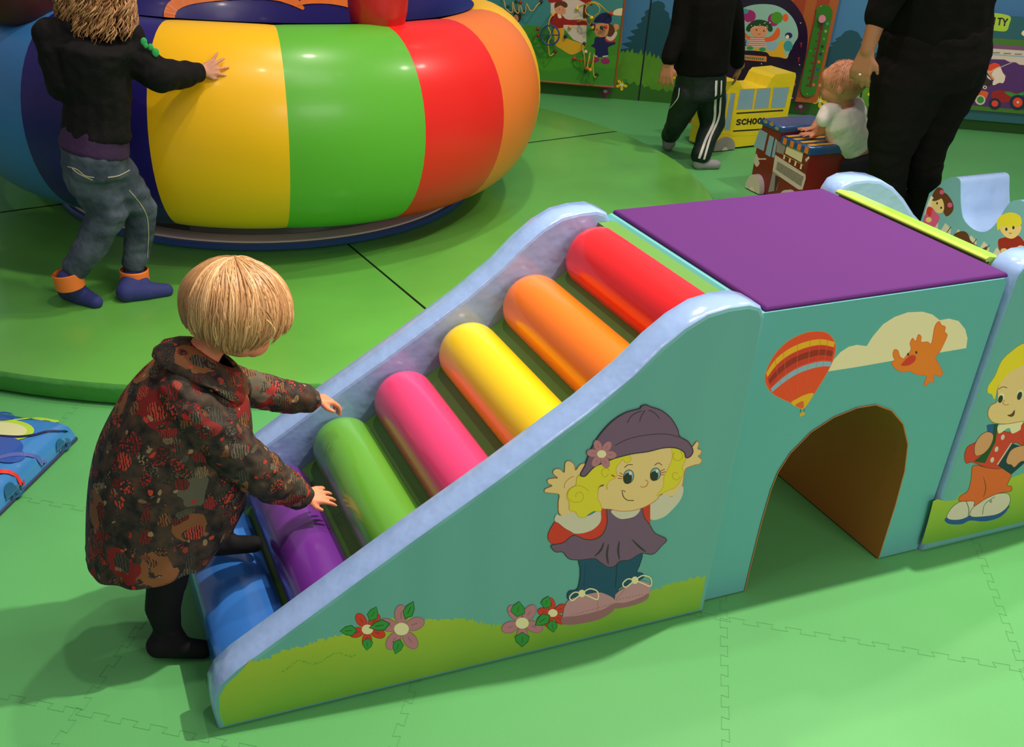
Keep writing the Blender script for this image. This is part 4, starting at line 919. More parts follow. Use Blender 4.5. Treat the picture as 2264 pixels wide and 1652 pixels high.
for k in range(4):
    y = 4.225-k*.056; p = 3.504
    mb.poly([(p, y, .288), (p, y-.028, .288), (p, y-.028, .318), (p, y, .318)], C['orange'])
    mb.poly([(3.512, y, .3262), (3.512, y-.026, .3262), (3.80, y-.026, .3262), (3.80, y, .3262)], C['gold'])
mb.build('seat_cover', r, label='blue seat with orange bars', sharp=50)
for yy in (4.36, 4.09):
    mb = MB(); n = 20; c0 = Vector((3.51, yy, .006))
    pts = [c0+Vector((-.03, .062*math.cos(a), .085*math.sin(a))) for a in [math.pi*k/n for k in range(n+1)]]
    mb.grid([[p+Vector((.03, 0, 0)) for p in pts], pts], C['steel']); mb.poly(pts, C['gray'])
    mb.poly([c0+Vector((-.031, .02*math.cos(a), .02*math.sin(a))) for a in [math.pi*k/n for k in range(n+1)]], C['white'])
    mb.build('wheel', r, smooth=False, label='grey half wheel', recalc=False)

# ------------------------------------------------------------------ wave shaped foam seat (right)
r = thing('wave_seat', 'light blue wavy foam seat with printed children and brown dog, behind the tunnel', 'foam seat', (3.75, 2.9, 0))
M_wave = mat('wave_blue', (.36, .55, .86, 1), .18, ('noise', 7, .5, .03), coat=.7)
M_wface = mat('wave_face', (.20, .42, .50, 1), .4, coat=.1)
top = [(3.335, .30), (3.30, .34), (3.275, .375), (3.235, .402), (3.20, .40), (3.185, .37), (3.165, .32), (3.13, .26), (3.08, .235), (3.03, .232), (2.99, .25), (2.96, .30), (2.945, .36), (2.925, .395), (2.89, .41), (2.85, .40), (2.82, .35), (2.79, .28), (2.74, .24), (2.68, .232), (2.62, .26), (2.58, .34), (2.54, .40), (2.49, .40), (2.45, .35)]
pr = crspline(top, 3, False)
pr = pr+[(2.44, .01), (3.345, .01)]
mb = MB(); X0, X1 = 3.60, 3.87
rows = [[(x, y, z) for y, z in pr] for x in (X0, X0+.004, X0+.012, X1-.012, X1)]
mb.grid(rows[1:], M_wave, cu=True, flip=True); mb.cap([(X0, y, z) for y, z in pr], M_wface, False); mb.cap(rows[-1], M_wave, True); mb.grid(rows[:2], M_wface, cu=True, flip=True)
A = Art(mb, Vector((-1, 0, 0)), -X0, (1780, 340, 4.589), 1)
for k in range(9):
    x = 1240+k*130; y = 640+k*62
    A.fill([(x, y+300), (x+10, y+70), (x+55, y), (x+110, y+60), (x+95, y+300)], C['gray'], False)
    A.disc((x+20, y+170), 34, 22, C['leafd'], .5); A.line([(x+30, y+150), (x+110, y+40)], 8, C['leafd'])
A.fill([(1215, 640), (1240, 520), (1280, 430), (1330, 450), (1320, 600), (1290, 720)], C['white'])
A.fill([(1370, 430), (1400, 400), (1440, 410), (1500, 500), (1500, 580), (1440, 635), (1400, 580)], C['brown'])
A.fill([(1290, 430), (1340, 345), (1400, 360), (1410, 430), (1340, 450)], C['brown']); A.disc((1388, 390), 22, 24, C['pink2']); A.disc((1470, 520), 26, 26, C['pink2'])
A.fill([(1285, 530), (1300, 460), (1380, 450), (1410, 520), (1400, 590), (1340, 600)], C['skin']); A.fill([(1290, 470), (1340, 420), (1400, 430), (1370, 460), (1320, 480)], C['brown'])
A.disc((1340, 503), 9, 13, C['dark']); A.disc((1382, 548), 9, 13, C['dark'])
A.fill([(1225, 600), (1245, 540), (1290, 545), (1330, 600), (1365, 640), (1340, 710), (1280, 770), (1200, 720)], C['pink2']); A.fill([(1235, 600), (1250, 545), (1290, 560), (1270, 640)], C['red']); A.disc((1255, 670), 30, 26, C['skin'])
A.fill([(1240, 720), (1280, 770), (1260, 830), (1190, 800)], C['navy'])
A.fill([(1505, 830), (1540, 800), (1600, 785), (1650, 810), (1680, 880), (1740, 930), (1800, 960), (1850, 935), (1835, 970), (1810, 1000), (1800, 1100), (1640, 1040), (1590, 980), (1560, 1000), (1510, 950), (1500, 880)], C['brown'])
A.fill([(1960, 880), (2020, 850), (2160, 830), (2230, 900), (2300, 950), (2240, 1010), (2060, 1020), (1980, 990)], C['redd'])
A.fill([(1975, 760), (1990, 720), (2180, 720), (2180, 800), (2110, 860), (2030, 840)], C['skin']); A.fill([(1955, 780), (1950, 680), (2000, 620), (2090, 595), (2180, 630), (2195, 720), (2100, 745), (2000, 740)], C['ygreen'])
A.disc((2043, 766), 12, 17, C['dark']); A.disc((2115, 750), 12, 17, C['dark']); A.line([(2070, 800), (2085, 812), (2098, 800)], 5, C['brown']); A.disc((2020, 985), 36, 26, C['skin']); A.disc((2190, 960), 40, 30, C['skin'])
A.fill([(2050, 1020), (2250, 1000), (2280, 1080), (2080, 1090)], C['navy'])
mb.build('foam_body', r, sharp=50)
mb = MB(); mb.ell((4.085, 3.08, .10), (.10, .10, .10), mat('ball_red', 'b8281c', .35, coat=.3), 28, 18)
tag(mb.build('play_ball'), 'red ball on the floor at the right edge behind the wavy seat', 'ball')

# ------------------------------------------------------------------ blue patterned mats on the left
def blue_mat(name, lab, cor, e1, e2, L1, L2, h, dots):
    root = thing(name, lab, 'mat', cor)
    o = Vector(cor); e1 = Vector(e1).normalized(); e2 = Vector(e2).normalized(); mb = MB(); n = 10
    M1 = mat('mat_blue', (.05, .24, .58, 1), .2, ('noise', 9, .6, .02), coat=.6)
    prof = [(0, .004), (.004, h*.35), (.012, h*.62), (.03, h*.86), (.06, h*.97), (.10, h)]
    rows = []
    for d, z in prof:
        a, b, c, e = o+e1*d+e2*d, o+e1*(L1-d)+e2*d, o+e1*(L1-d)+e2*(L2-d), o+e1*d+e2*(L2-d)
        row = []
        for p, q in ((a, b), (b, c), (c, e), (e, a)):
            for k in range(n): row.append((p+(q-p)*k/n)+Vector((0, 0, z)))
        rows.append(row)
    mb.grid(rows, M1, cu=True, flip=e1.cross(e2).z < 0)
    mb.cap(rows[-1], M1, e1.cross(e2).z < 0)
    def top(x, y, lift):
        z = h
        for _ in range(12):
            p = onz(x, y, z); q = p-o; u = q.x*e1.x+q.y*e1.y; v = q.x*e2.x+q.y*e2.y; dd = max(0, min(u, v, L1-u, L2-v))
            zz = prof[-1][1]
            for (d0, z0), (d1, z1) in zip(prof[:-1], prof[1:]):
                if dd <= d1: zz = z0+(z1-z0)*max(0, (dd-d0))/(d1-d0); break
            z = z*.5+zz*.5
        return Vector((p.x, p.y, z+lift))
    k = 0
    for d_ in dots:
        k += 1; lf_ = .0012+.0005*k
        if d_[0] == 'd':
            _, x, y, rx, ry, mt = d_
            mb.grid([[top(x+rx*t_*math.cos(a), y+ry*t_*math.sin(a), lf_) for a in [2*math.pi*i/28 for i in range(28)]] for t_ in (1, .8, .6, .4, .2, .01)], mt, cu=True)
        else:
            _, pts, wd, mt = d_; L = []; R = []
            for (x, y) in crspline(pts, 8, False): L.append(top(x, y-wd/2, lf_)); R.append(top(x, y+wd/2, lf_))
            mb.grid([L, R], mt)
    mb.build('mat_pad', root, sharp=60)
    mb = MB(); c4 = [o, o+e1*L1, o+e1*L1+e2*L2, o+e2*L2, o]
    for a, b in zip(c4[:-1], c4[1:]): mb.tube([a+Vector((0, 0, .006)), b+Vector((0, 0, .006))], .0055, mat('mat_piping', '2a3358', .4), 8)
    mb.build('piping', root, label='dark blue piping round the bottom edge')
M_pm, M_pd = mat('print_mid_blue', (.03, .10, .42, 1), .2, coat=.5), mat('print_deep_teal', (.02, .12, .22, 1), .25, coat=.5)
D = [('l', [(-30, 938), (30, 930), (80, 925), (130, 932)], 3, C['lime']), ('d', 8, 953, 68, 24, C['lime']), ('d', 2, 954, 58, 19, mat('print_pale', 'd9dfa0', .3, coat=.4)), ('d', 5, 922, 28, 10, M_pm), ('d', 12, 990, 40, 22, M_pm), ('d', 20, 1010, 38, 16, M_pm),
     ('l', [(0, 966), (40, 968), (75, 964), (110, 956), (160, 958)], 4, C['navy']), ('l', [(-10, 1018), (30, 1008), (70, 1010), (105, 1024)], 8, mat('print_periwinkle', (.10, .14, .42, 1), .3)), ('l', [(-10, 1046), (20, 1047), (40, 1058), (56, 1072)], 9, C['red']), ('d', 141, 985, 17, 15, M_pd), ('d', 32, 1088, 22, 18, M_pd)]
blue_mat('play_mat', 'glossy blue floor mat printed with circles, at the left edge beside the round mat', (-.032, 2.85, 0), (-.22, -.335, 0), (-.835, .55, 0), 1.0, 1.0, .085, D)
c_ = onz(112, 1652, 0)
blue_mat('corner_mat', 'plain blue floor mat whose edge shows in the bottom left corner', (c_.x+.02, c_.y-.02, 0), (-.95, -.12, 0), (-.12, -.95, 0), .9, .9, .05, [])
c_ = onz(-14, 605, MH)
mb = MB(); mb.tube([(c_.x-.035, c_.y, MH+.002), (c_.x-.035, c_.y, MH+.05), (c_.x-.04, c_.y, MH+.16), (c_.x-.05, c_.y, MH+.26)], [.058, .062, .058, .05], mat('bolster_blue', '8fb4d8', .35), 24)
tag(mb.build('foam_bolster'), 'pale blue foam bolster just showing at the left edge', 'foam bolster')

# ------------------------------------------------------------------ people
def hand(pre, wrist, dirv, palmn, L, curl, thumb_side, spread=.28, r=None, thumb_up=0.0):
    """palm and five bent fingers; dirv along the hand, palmn out of the back of the hand"""
    d = Vector(dirv).normalized(); n = Vector(palmn); n = (n-d*n.dot(d)).normalized(); s = d.cross(n)*thumb_side
    wrist = Vector(wrist); parts = []; r = r or L*.062
    pl = L*.48
    for k in range(4):
        o = (k-1.5)*L*.125
        parts.append(('c', wrist+s*o*.6, r*1.5, wrist+d*pl-s*0+s*o*1.15, r*1.25))
    for k in range(4):
        o = -(k-1.5)*L*.14; ln = L*[.46, .52, .48, .36][k]
        base = wrist+d*pl*.95+s*o*-1*-1
        ang = -(k-1.5)*spread*.5
        dd = (d*math.cos(ang)+s*math.sin(ang)*1).normalized()
        c = curl[k] if isinstance(curl, (list, tuple)) else curl
        p1 = base+dd*ln*.42-n*ln*.42*math.sin(c*.45)
        d2 = (dd*math.cos(c)-n*math.sin(c)); p2 = p1+d2*ln*.33
        d3 = (dd*math.cos(c*1.6)-n*math.sin(c*1.6)); p3 = p2+d3*ln*.25
        parts += [('c', base, r*1.1, p1, r), ('c', p1, r, p2, r*.92), ('c', p2, r*.92, p3, r*.72)]
    tb = wrist+d*L*.14+s*L*.16
    td_ = (d*.62+s*.72-n*(.25-thumb_up)).normalized(); t1 = tb+td_*L*.22; t2 = t1+(d*.9+s*.35-n*.3).normalized()*L*.20
    parts += [('c', wrist+s*L*.05, r*1.5, tb, r*1.4), ('c', tb, r*1.35, t1, r*1.1), ('c', t1, r*1.1, t2, r*.8)]
    return parts
def skinmat(name, col):
    return mat(name, col, .5, ('noise', 60, .05, .002), spec=.35, var=(9, .05), fn=lambda nt, b, tc: (b.inputs['Subsurface Weight'].__setattr__('default_value', .12), b.inputs['Subsurface Radius'].__setattr__('default_value', (.02, .008, .004))))
SK1 = skinmat('skin_toddler', (.78, .28, .14, 1)); SK2 = skinmat('skin_boy', (.70, .33, .20, 1)); SK3 = skinmat('skin_adult', (.42, .18, .085, 1)); SK4 = skinmat('skin_baby', (.66, .27, .14, 1))
M_eyew = mat('eye_white', 'f0ece6', .2, coat=.5); M_iris = mat('eye_iris', '2c3a44', .15, coat=.8); M_lip = mat('lips', (.55, .12, .09, 1), .4)
def head_parts(c, up, f, R, child=True):
    """skull, cheeks, jaw, nose, ears; c skull centre, R half head height"""
    up = Vector(up).normalized(); f = Vector(f); f = (f-up*f.dot(up)).normalized(); s = up.cross(f)
    rot = Matrix((f, s, up)).transposed(); c = Vector(c)
    P = [('e', c+up*R*.12, (R*.98, R*.86, R*.88), rot), ('e', c+f*R*.16-up*R*.34, (R*.74, R*.70, R*.58), rot)]
    ch = .62 if child else .5
    for k in (-1, 1):
        P.append(('e', c+f*R*.50-up*R*.38+s*R*.32*k, (R*.36, R*.34, R*.34), rot))
        P.append(('e', c+s*R*.86*k-up*R*.10, (R*.16, R*.07, R*.20), rot))
    P += [('e', c+f*R*.66-up*R*.66, (R*.24, R*.26, R*.18), rot), ('e', c+f*R*.98-up*R*.20, (R*.12, R*.11, R*.10), rot), ('e', c+f*R*.80-up*R*.42, (R*.16, R*.2, R*.12), rot), ('e', c+f*R*.78+up*R*.28, (R*.22, R*.5, R*.3), rot)]
    return P, up, f, s, rot
def face_bits(root, c, up, f, s, rot, R):
    c = Vector(c)
    for k in (-1, 1):
        e = c+f*R*.765+s*R*.30*k-up*R*.02
        mb = MB(); mb.ell(e, (R*.10, R*.13, R*.11), M_eyew, 16, 10, rot); eo = mb.build('eye', root)
        mb = MB(); mb.ell(e+f*R*.055, (R*.06, R*.075, R*.075), M_iris, 14, 8, rot); mb.build('iris', eo)
    mb = MB(); mb.tube([c+f*R*(.97-abs(t)*.16)+s*R*.2*t-up*R*(.47-.04*abs(t)) for t in (-1, -.5, 0, .5, 1)], [R*.02, R*.05, R*.055, R*.05, R*.02], M_lip, 8); mb.build('lips', root)
def hairmat(name, c0, c1, c2, rough=.45):
    def fn(nt, b, tc):
        a = nt.nodes.new('ShaderNodeAttribute'); a.attribute_name = 'tone'
        cr = nt.nodes.new('ShaderNodeValToRGB'); e = cr.color_ramp.elements
        e[0].color = c0; e[0].position = 0; e[1].color = c2; e[1].position = 1; m_ = e.new(.5); m_.color = c1
        nt.links.new(a.outputs['Fac'], cr.inputs[0]); nt.links.new(cr.outputs[0], b.inputs['Base Color'])
    return mat(name, c1, rough, fn=fn, spec=.4)
def tone(o, vals):
    at_ = o.data.attributes.new('tone', 'FLOAT', 'POINT'); at_.data.foreach_set('value', vals)

# ---- toddler in the printed smock
def fabric_fn(nt, b, tc):
    N = nt.nodes.new; Lk = nt.links.new
    nz = N('ShaderNodeTexNoise'); nz.inputs['Scale'].default_value = 16; nz.inputs['Detail'].default_value = 3
    Lk(tc.outputs['Object'], nz.inputs['Vector'])
    mx = N('ShaderNodeMix'); mx.data_type = 'VECTOR'; mx.inputs[0].default_value = .06
    Lk(tc.outputs['Object'], mx.inputs[4]); Lk(nz.outputs['Color'], mx.inputs[5])
    base = N('ShaderNodeValToRGB'); e = base.color_ramp.elements
    e[0].position = .35; e[0].color = (.012, .010, .008, 1); e[1].position = .72; e[1].color = (.10, .045, .02, 1)
    x = e.new(.55); x.color = (.050, .036, .022, 1)
    n2 = N('ShaderNodeTexNoise'); n2.inputs['Scale'].default_value = 34; n2.inputs['Detail'].default_value = 4; Lk(tc.outputs['Object'], n2.inputs['Vector']); Lk(n2.outputs['Fac'], base.inputs[0])
    cur = base.outputs[0]
    def layer(scale, thr, ramp, seed, fine=None, keep=.5):
        nonlocal cur
        mp = N('ShaderNodeMapping'); mp.inputs['Location'].default_value = (seed, seed*.7, seed*1.3); Lk(mx.outputs[1], mp.inputs['Vector'])
        v = N('ShaderNodeTexVoronoi'); v.inputs['Scale'].default_value = scale; Lk(mp.outputs[0], v.inputs['Vector'])
        c = N('ShaderNodeMath'); c.operation = 'LESS_THAN'; c.inputs[1].default_value = thr; Lk(v.outputs['Distance'], c.inputs[0])
        sp = N('ShaderNodeSeparateColor'); Lk(v.outputs['Color'], sp.inputs[0])
        k = N('ShaderNodeMath'); k.operation = 'LESS_THAN'; k.inputs[1].default_value = keep; Lk(sp.outputs[1], k.inputs[0])
        a = N('ShaderNodeMath'); a.operation = 'MULTIPLY'; Lk(c.outputs[0], a.inputs[0]); Lk(k.outputs[0], a.inputs[1])
        col = N('ShaderNodeValToRGB'); col.color_ramp.interpolation = 'CONSTANT'; ee = col.color_ramp.elements
        ee[0].position = 0; ee[0].color = ramp[0]; ee[1].position = 1/len(ramp); ee[1].color = ramp[1]
        for i, cc in enumerate(ramp[2:]): q = ee.new((i+2)/len(ramp)); q.color = cc
        Lk(sp.outputs[0], col.inputs[0]); out = col.outputs[0]
        if fine:
            if fine[0] == 'dots':
                f = N('ShaderNodeTexVoronoi'); f.inputs['Scale'].default_value = fine[1]; Lk(tc.outputs['Object'], f.inputs['Vector']); fo = f.outputs['Distance']
                g = N('ShaderNodeMath'); g.operation = 'GREATER_THAN'; g.inputs[1].default_value = .42
            else:
                f = N('ShaderNodeTexWave'); f.inputs['Scale'].default_value = fine[1]; f.inputs['Distortion'].default_value = 5; f.inputs['Detail Scale'].default_value = 2; Lk(tc.outputs['Object'], f.inputs['Vector']); fo = f.outputs['Fac']
                g = N('ShaderNodeMath'); g.operation = 'GREATER_THAN'; g.inputs[1].default_value = .62
            Lk(fo, g.inputs[0]); m3 = N('ShaderNodeMix'); m3.data_type = 'RGBA'; Lk(g.outputs[0], m3.inputs[0]); Lk(out, m3.inputs[6]); m3.inputs[7].default_value = (.03, .02, .015, 1); out = m3.outputs[2]
        m2 = N('ShaderNodeMix'); m2.data_type = 'RGBA'; Lk(a.outputs[0], m2.inputs[0]); Lk(cur, m2.inputs[6]); Lk(out, m2.inputs[7]); cur = m2.outputs[2]
    R1, R2, R3 = (.42, .022, .014, 1), (.20, .014, .010, 1), (.52, .055, .025, 1); T1, T2 = (.30, .20, .09, 1), (.22, .085, .025, 1); O1, O2 = (.055, .055, .035, 1), (.11, .10, .06, 1)
    layer(12, .50, [R2, T2, O1, T2, O2, R2], 3.1, None, .55)
    layer(30, .38, [T2, R2, O2, R1, O1], 8.8, ('dots', 240), .55)
    layer(24, .40, [O1, R2, T2, R3, O2], 7.7, ('wave', 55), .6)
    layer(21, .34, [R1, R2, T1, R3, O2, R1], 1.9, ('dots', 190), .45)
    layer(16, .26, [R3, T1, R1, O2, R3], 11.3, ('wave', 90), .40)
    layer(46, .24, [T1, R1, T1, R3], 5.2, None, .28)
    layer(34, .30, [T1, R3, O2, T2], 14.4, ('wave', 130), .28)
    Lk(cur, b.inputs['Base Color'])
    bp = N('ShaderNodeBump'); bp.inputs['Strength'].default_value = .5; bp.inputs['Distance'].default_value = .006
    n5 = N('ShaderNodeTexNoise'); n5.inputs['Scale'].default_value = 18; n5.inputs['Detail'].default_value = 1; Lk(tc.outputs['Object'], n5.inputs['Vector'])
    Lk(n5.outputs['Fac'], bp.inputs['Height']); Lk(bp.outputs[0], b.inputs['Normal'])
M_fab = mat('smock_print', (.05, .03, .02, 1), .75, fn=fabric_fn, spec=.3)
M_tights = mat('tights_black', (.006, .006, .006, 1), .8, ('noise', 300, .3, .001), spec=.25)

tod = thing('person', 'small blond child in a dark floral smock and black tights climbing the rainbow steps', 'person', (.12, 1.86, 0), None)
hc = at(522, 694, 1.93); R = .093
tu_, tf = Vector((.47, .05, .88)), Vector((.86, .08, -.50))
P, up, f, s, rot = head_parts(hc, tu_, tf, R)
nb_ = at(440, 800, 1.92)
P += [('c', nb_, .036, hc-up*R*.5-f*R*.25, .034)]
# arms, body core and both hands
shR, elR, wrR = at(428, 905, 1.84), at(560, 1045, 1.82), at(668, 1098, 1.90)
shL, elL, wrL = at(520, 850, 2.01), at(610, 872, 2.05), at(690, 884, 2.09)
P += [('c', at(400, 900, 1.92), .06, at(350, 1120, 1.92), .075), ('c', shR, .03, elR, .024), ('c', elR, .024, wrR, .017), ('c', shL, .03, elL, .024), ('c', elL, .024, wrL, .017), ('c', shR, .035, shL, .035)]
hpR = at(385, 1150, 1.87); knR = at(372, 1285, 1.855); anR = at(372, 1395, 1.85)
hpL = at(400, 1130, 1.97); knL = at(505, 1105, 1.985); anL = at(478, 1188, 1.99)
P += [('c', hpR, .048, knR, .030), ('c', knR, .030, anR, .018), ('c', hpL, .044, knL, .030), ('c', knL, .030, anL, .018)]
P += hand(None, wrR+(wrR-elR).normalized()*.004, Vector((.95, .18, -.20)), Vector((.15, -.35, .9)), .088, [.30, .35, .35, .45], 1, .30, thumb_up=-.1)
P += hand(None, wrL+(wrL-elL).normalized()*.004, Vector((.92, .26, -.28)), Vector((.25, .1, .95)), .092, [.95, .9, .8, .7], 1, .2, thumb_up=-.35)
P += [('c', anR, .018, onz(352, 1430, .026), .014), ('c', onz(352, 1430, .026), .014, onz(440, 1437, .022), .011)]
P += [('c', anL, .018, onz(463, 1206, .172), .014), ('c', onz(463, 1206, .172), .014, onz(550, 1203, .168), .011)]
blob('body', P, SK1, tod, .0028, 3)
face_bits(tod, hc, up, f, s, rot, R)
# tights and feet
heelR, toeR = onz(350, 1428, .028), onz(448, 1436, .022)
heelL, toeL = onz(462, 1207, .172), onz(562, 1203, .168)
P = [('c', hpR, .058, knR, .043), ('c', knR+Vector((-.004, 0, 0)), .043, (knR+anR)/2+Vector((-.012, 0, 0)), .040), ('c', (knR+anR)/2+Vector((-.012, 0, 0)), .040, anR, .030), ('c', anR, .030, heelR, .028), ('c', heelR, .028, toeR, .022), ('c', anR, .030, (heelR+toeR)/2+Vector((0, 0, .008)), .024),
     ('c', hpL, .056, knL, .044), ('c', knL, .044, anL, .030), ('c', anL, .030, heelL, .026), ('c', heelL, .026, toeL, .021), ('c', anL, .028, (heelL+toeL)/2+Vector((0, 0, .006)), .023), ('e', (hpR+hpL)/2, (.075, .10, .07))]
blob('tights', P, M_tights, tod, .004, 5)
# smock: stacked elliptical rings from the collar down to the flared hem, with folds
mb = MB(); rings = []
spec_ = [  # left px, right px at the middle of each ring, half depth in y, y centre
    ((408, 772), (520, 842), .052, 1.925), ((376, 792), (538, 856), .085, 1.925), ((330, 822), (550, 885), .118, 1.925), ((282, 872), (556, 950), .128, 1.925), ((243, 935), (552, 1010), .130, 1.925),
    ((214, 1000), (540, 1068), .134, 1.922), ((199, 1065), (530, 1110), .138, 1.92), ((192, 1130), (515, 1135), .142, 1.918), ((190, 1190), (498, 1150), .146, 1.915), ((190, 1232), (485, 1166), .148, 1.912), ((189, 1238), (480, 1172), .147, 1.912), ((194, 1236), (474, 1170), .140, 1.912)]
nseg = 96
for i, (l, r_, dy, yc) in enumerate(spec_):
    a = at(*l, yc); b_ = at(*r_, yc); c = (a+b_)/2; ex = (b_-a)/2; ey = Vector((0, dy, 0)); fold = max(0, (i-1)/10)
    ring = []
    for k in range(nseg):
        t = 2*math.pi*k/nseg; w_ = 1+fold*(.035*math.sin(7*t+i*.13)+.022*math.sin(13*t+1.3+i*.1))*(abs(math.sin(t))**.5)
        ct, st = math.cos(t), math.sin(t)
        ring.append(c+ex*math.copysign(abs(ct)**.9, ct)*w_+ey*math.copysign(abs(st)**.9, st)*w_)
    rings.append(ring)
rr2 = []
for k in range(nseg):
    rr2.append(crspline([tuple(r_[k]) for r_ in rings], 3, False))
rings = [[Vector(rr2[k][i]) for k in range(nseg)] for i in range(len(rr2[0]))]
mb.grid(rings, M_fab, cu=True); mb.cap(rings[-1], M_tights)
sm = mb.build('smock', tod, sharp=80)
# sleeves, gathered at the cuff
def sleeve(name, pts, rad, root, mt, fold=.004, seed=0):
    o = blob(name, [('c', pts[i], rad[i], pts[i+1], rad[i+1]) for i in range(len(pts)-1)], mt, root, .004, 6)
    displace(o, lambda co: fold*(noise.noise(Vector(co)*26+Vector((seed, 0, 0)))+.5*noise.noise(Vector(co)*60)))
    return o
sleeve('sleeve', [at(400, 870, 1.85), shR, (shR+elR)/2+Vector((0, -.005, 0)), elR+Vector((0, 0, .006)), (elR+wrR)/2+Vector((.0, 0, .004)), wrR-(wrR-elR).normalized()*.012], [.045, .058, .056, .052, .047, .033], tod, M_fab, .006, 1)
sleeve('sleeve', [at(480, 840, 1.98), shL, elL, (elL+wrL)/2, wrL-(wrL-elL).normalized()*.016], [.04, .042, .042, .038, .034], tod, M_fab, .005, 2)
mb = MB(); d_ = (wrR-elR).normalized(); mb.tube([wrR-d_*.016, wrR-d_*.004, wrR+d_*.006], [.028, .027, .023], M_fab, 18); mb.build('cuff', tod)
mb = MB(); d_ = (wrL-elL).normalized(); mb.tube([wrL-d_*.022, wrL-d_*.006, wrL+d_*.004], [.029, .027, .025], mat('cuff_tan', (.30, .13, .04, 1), .8, ('wave', 80, .6, .004)), 18); mb.build('cuff', tod, label='tan gathered cuff')
# collar: folded flaps round the neck
mb = MB(); cc = at(462, 800, 1.925); ax = (hc-up*R*.5-cc).normalized(); Fr = frame(ax, Vector((1, 0, 0)))
rows = []
for j, (rr_, hz) in enumerate([(.046, .016), (.050, .022), (.064, .018), (.084, .004), (.108, -.014), (.104, -.018)]):
    rows.append([cc+Fr @ Vector((rr_*1.05*math.cos(t)*(1+.1*(j > 2)*math.sin(4*t)), rr_*math.sin(t), hz-.02*max(0, j-3)/2*abs(math.cos(t)))) for t in [2*math.pi*k/48 for k in range(49)]])
mb.grid(rows, M_fab, flip=True); mb.build('collar', tod, sharp=80)
# back seam
# bobbed blond hair
M_blond = hairmat('hair_blond', (.22, .095, .032, 1), (.50, .26, .095, 1), (.82, .54, .24, 1), .36)
def bob(root, hc, up, f, s, R, n, crown_dir, seed, hem=-.62, fringe=.02, sc_=1.0):
    rd = random.Random(seed); mb = MB(); vals = []
    cr = Vector(crown_dir).normalized(); e1 = (f-cr*f.dot(cr)).normalized(); e2 = cr.cross(e1)
    ctr = hc+up*R*.05-f*R*.04
    def surf(d, k):
        a, b, c = d.dot(f), d.dot(s), d.dot(up)
        low = max(0, -c)
        rf, rs, ru = R*1.17*k*(1-.14*low), R*(1.06-.06*low)*k, R*1.10*k
        return ctr+f*a*rf+s*b*rs+up*c*ru
    def endth(phi, near=0):
        # march along the great circle until the hair line
        th = .3
        while th < 2.9:
            d = cr*math.cos(th)+(e1*math.cos(phi)+e2*math.sin(phi))*math.sin(th)
            front = d.dot(f); side = abs(d.dot(s))
            lim = hem+.0*side
            if front > .42: lim = fringe
            elif front > .0: lim = fringe+(hem*.9-fringe)*((.42-front)/.42)**1.1
            if d.dot(up) < lim: break
            th += .02
        return th
    for i in range(n):
        cl_ = rd.randrange(90); crd = random.Random(cl_*7+seed); cph = crd.uniform(0, 2*math.pi); phi = cph+rd.gauss(0, .035) if rd.random() < .8 else rd.uniform(0, 2*math.pi); te = endth(phi)*(crd.uniform(.90, 1.02) if rd.random() < .8 else 1)*rd.uniform(.94, 1.04); t0 = rd.uniform(0, te*.72)**1.15 if rd.random() < .8 else rd.uniform(0, .3)
        k = 1+crd.uniform(-.015, .03)+rd.uniform(-.01, .02)*sc_; wob = crd.uniform(-.30, .30)+rd.uniform(-.06, .06); ctone = crd.uniform(-.26, .26); pts = []; rad = []; m_ = 12; w_ = rd.uniform(.0008, .0023)
        for j in range(m_):
            t = j/(m_-1); th = t0+(te-t0)*t; ph = phi+wob*math.sin(t*2.5)+.05*t*math.sin(phi*9)+.55*(math.sin(th)-math.sin(t0))*(1-t*.5)
            d = cr*math.cos(th)+(e1*math.cos(ph)+e2*math.sin(ph))*math.sin(th)
            pts.append(surf(d, k+.02*math.sin(t*3.1))); rad.append(w_*(.35+.9*math.sin(math.pi*min(.97, .12+.8*t)))*(1 if j < m_-1 else .25))
        o0 = len(mb.v); mb.tube(pts, rad, M_blond, 5, False)
        tv = min(1, max(0, rd.gauss(.55, .13)+ctone)); vals += [tv]*(len(mb.v)-o0)
    # scalp shell below the strands
    rows = []; o0 = len(mb.v)
    ph_n = 64
    ends = [endth(2*math.pi*k/ph_n)*.97 for k in range(ph_n)]
    for j in range(17):
        rows.append([surf(cr*math.cos(e*j/16)+(e1*math.cos(2*math.pi*k/ph_n)+e2*math.sin(2*math.pi*k/ph_n))*math.sin(e*j/16), .985-(.05 if j == 16 else 0)) for k, e in enumerate(ends)])
    mb.grid(rows, M_blond, cu=True, flip=True); vals += [.42]*(len(mb.v)-o0)
    o = mb.build('hair', root, sharp=180); tone(o, vals); return o
bob(tod, hc, up, f, s, R*1.04, 3800, up*.80-f*.30+s*.12, 5, -.55, .10)

# ---- boy at the ring: back view, curly hair, black hoodie, jeans
def persontag(lab, loc): return thing('person', lab, 'person', loc)
bz = persontag('curly haired child in a black hoodie and jeans pushing the rainbow ring', (.15, 3.72, MH))
hb = at(205, -34, 3.70); Rb = .098
P, up, f, s, rot = head_parts(hb, (.03, .05, 1), (.25, .97, 0), Rb)
YB_ = 3.66
chest, belly, pelv = at(205, 130, YB_), at(215, 250, YB_), at(212, 345, YB_)
sR, eR, wR = at(285, 112, YB_), at(352, 168, 3.63), at(447, 158, 3.735)
sL, eL, wL = at(128, 108, YB_), at(138, 190, 3.70), at(150, 210, 3.80)
P += [('c', hb-up*Rb*.6, .04, at(205, 75, YB_), .045), ('c', chest, .085, belly, .08), ('c', belly, .08, pelv, .07), ('c', sR, .035, eR, .028), ('c', eR, .028, wR, .02), ('c', sL, .035, eL, .028), ('c', eL, .028, wL, .02)]
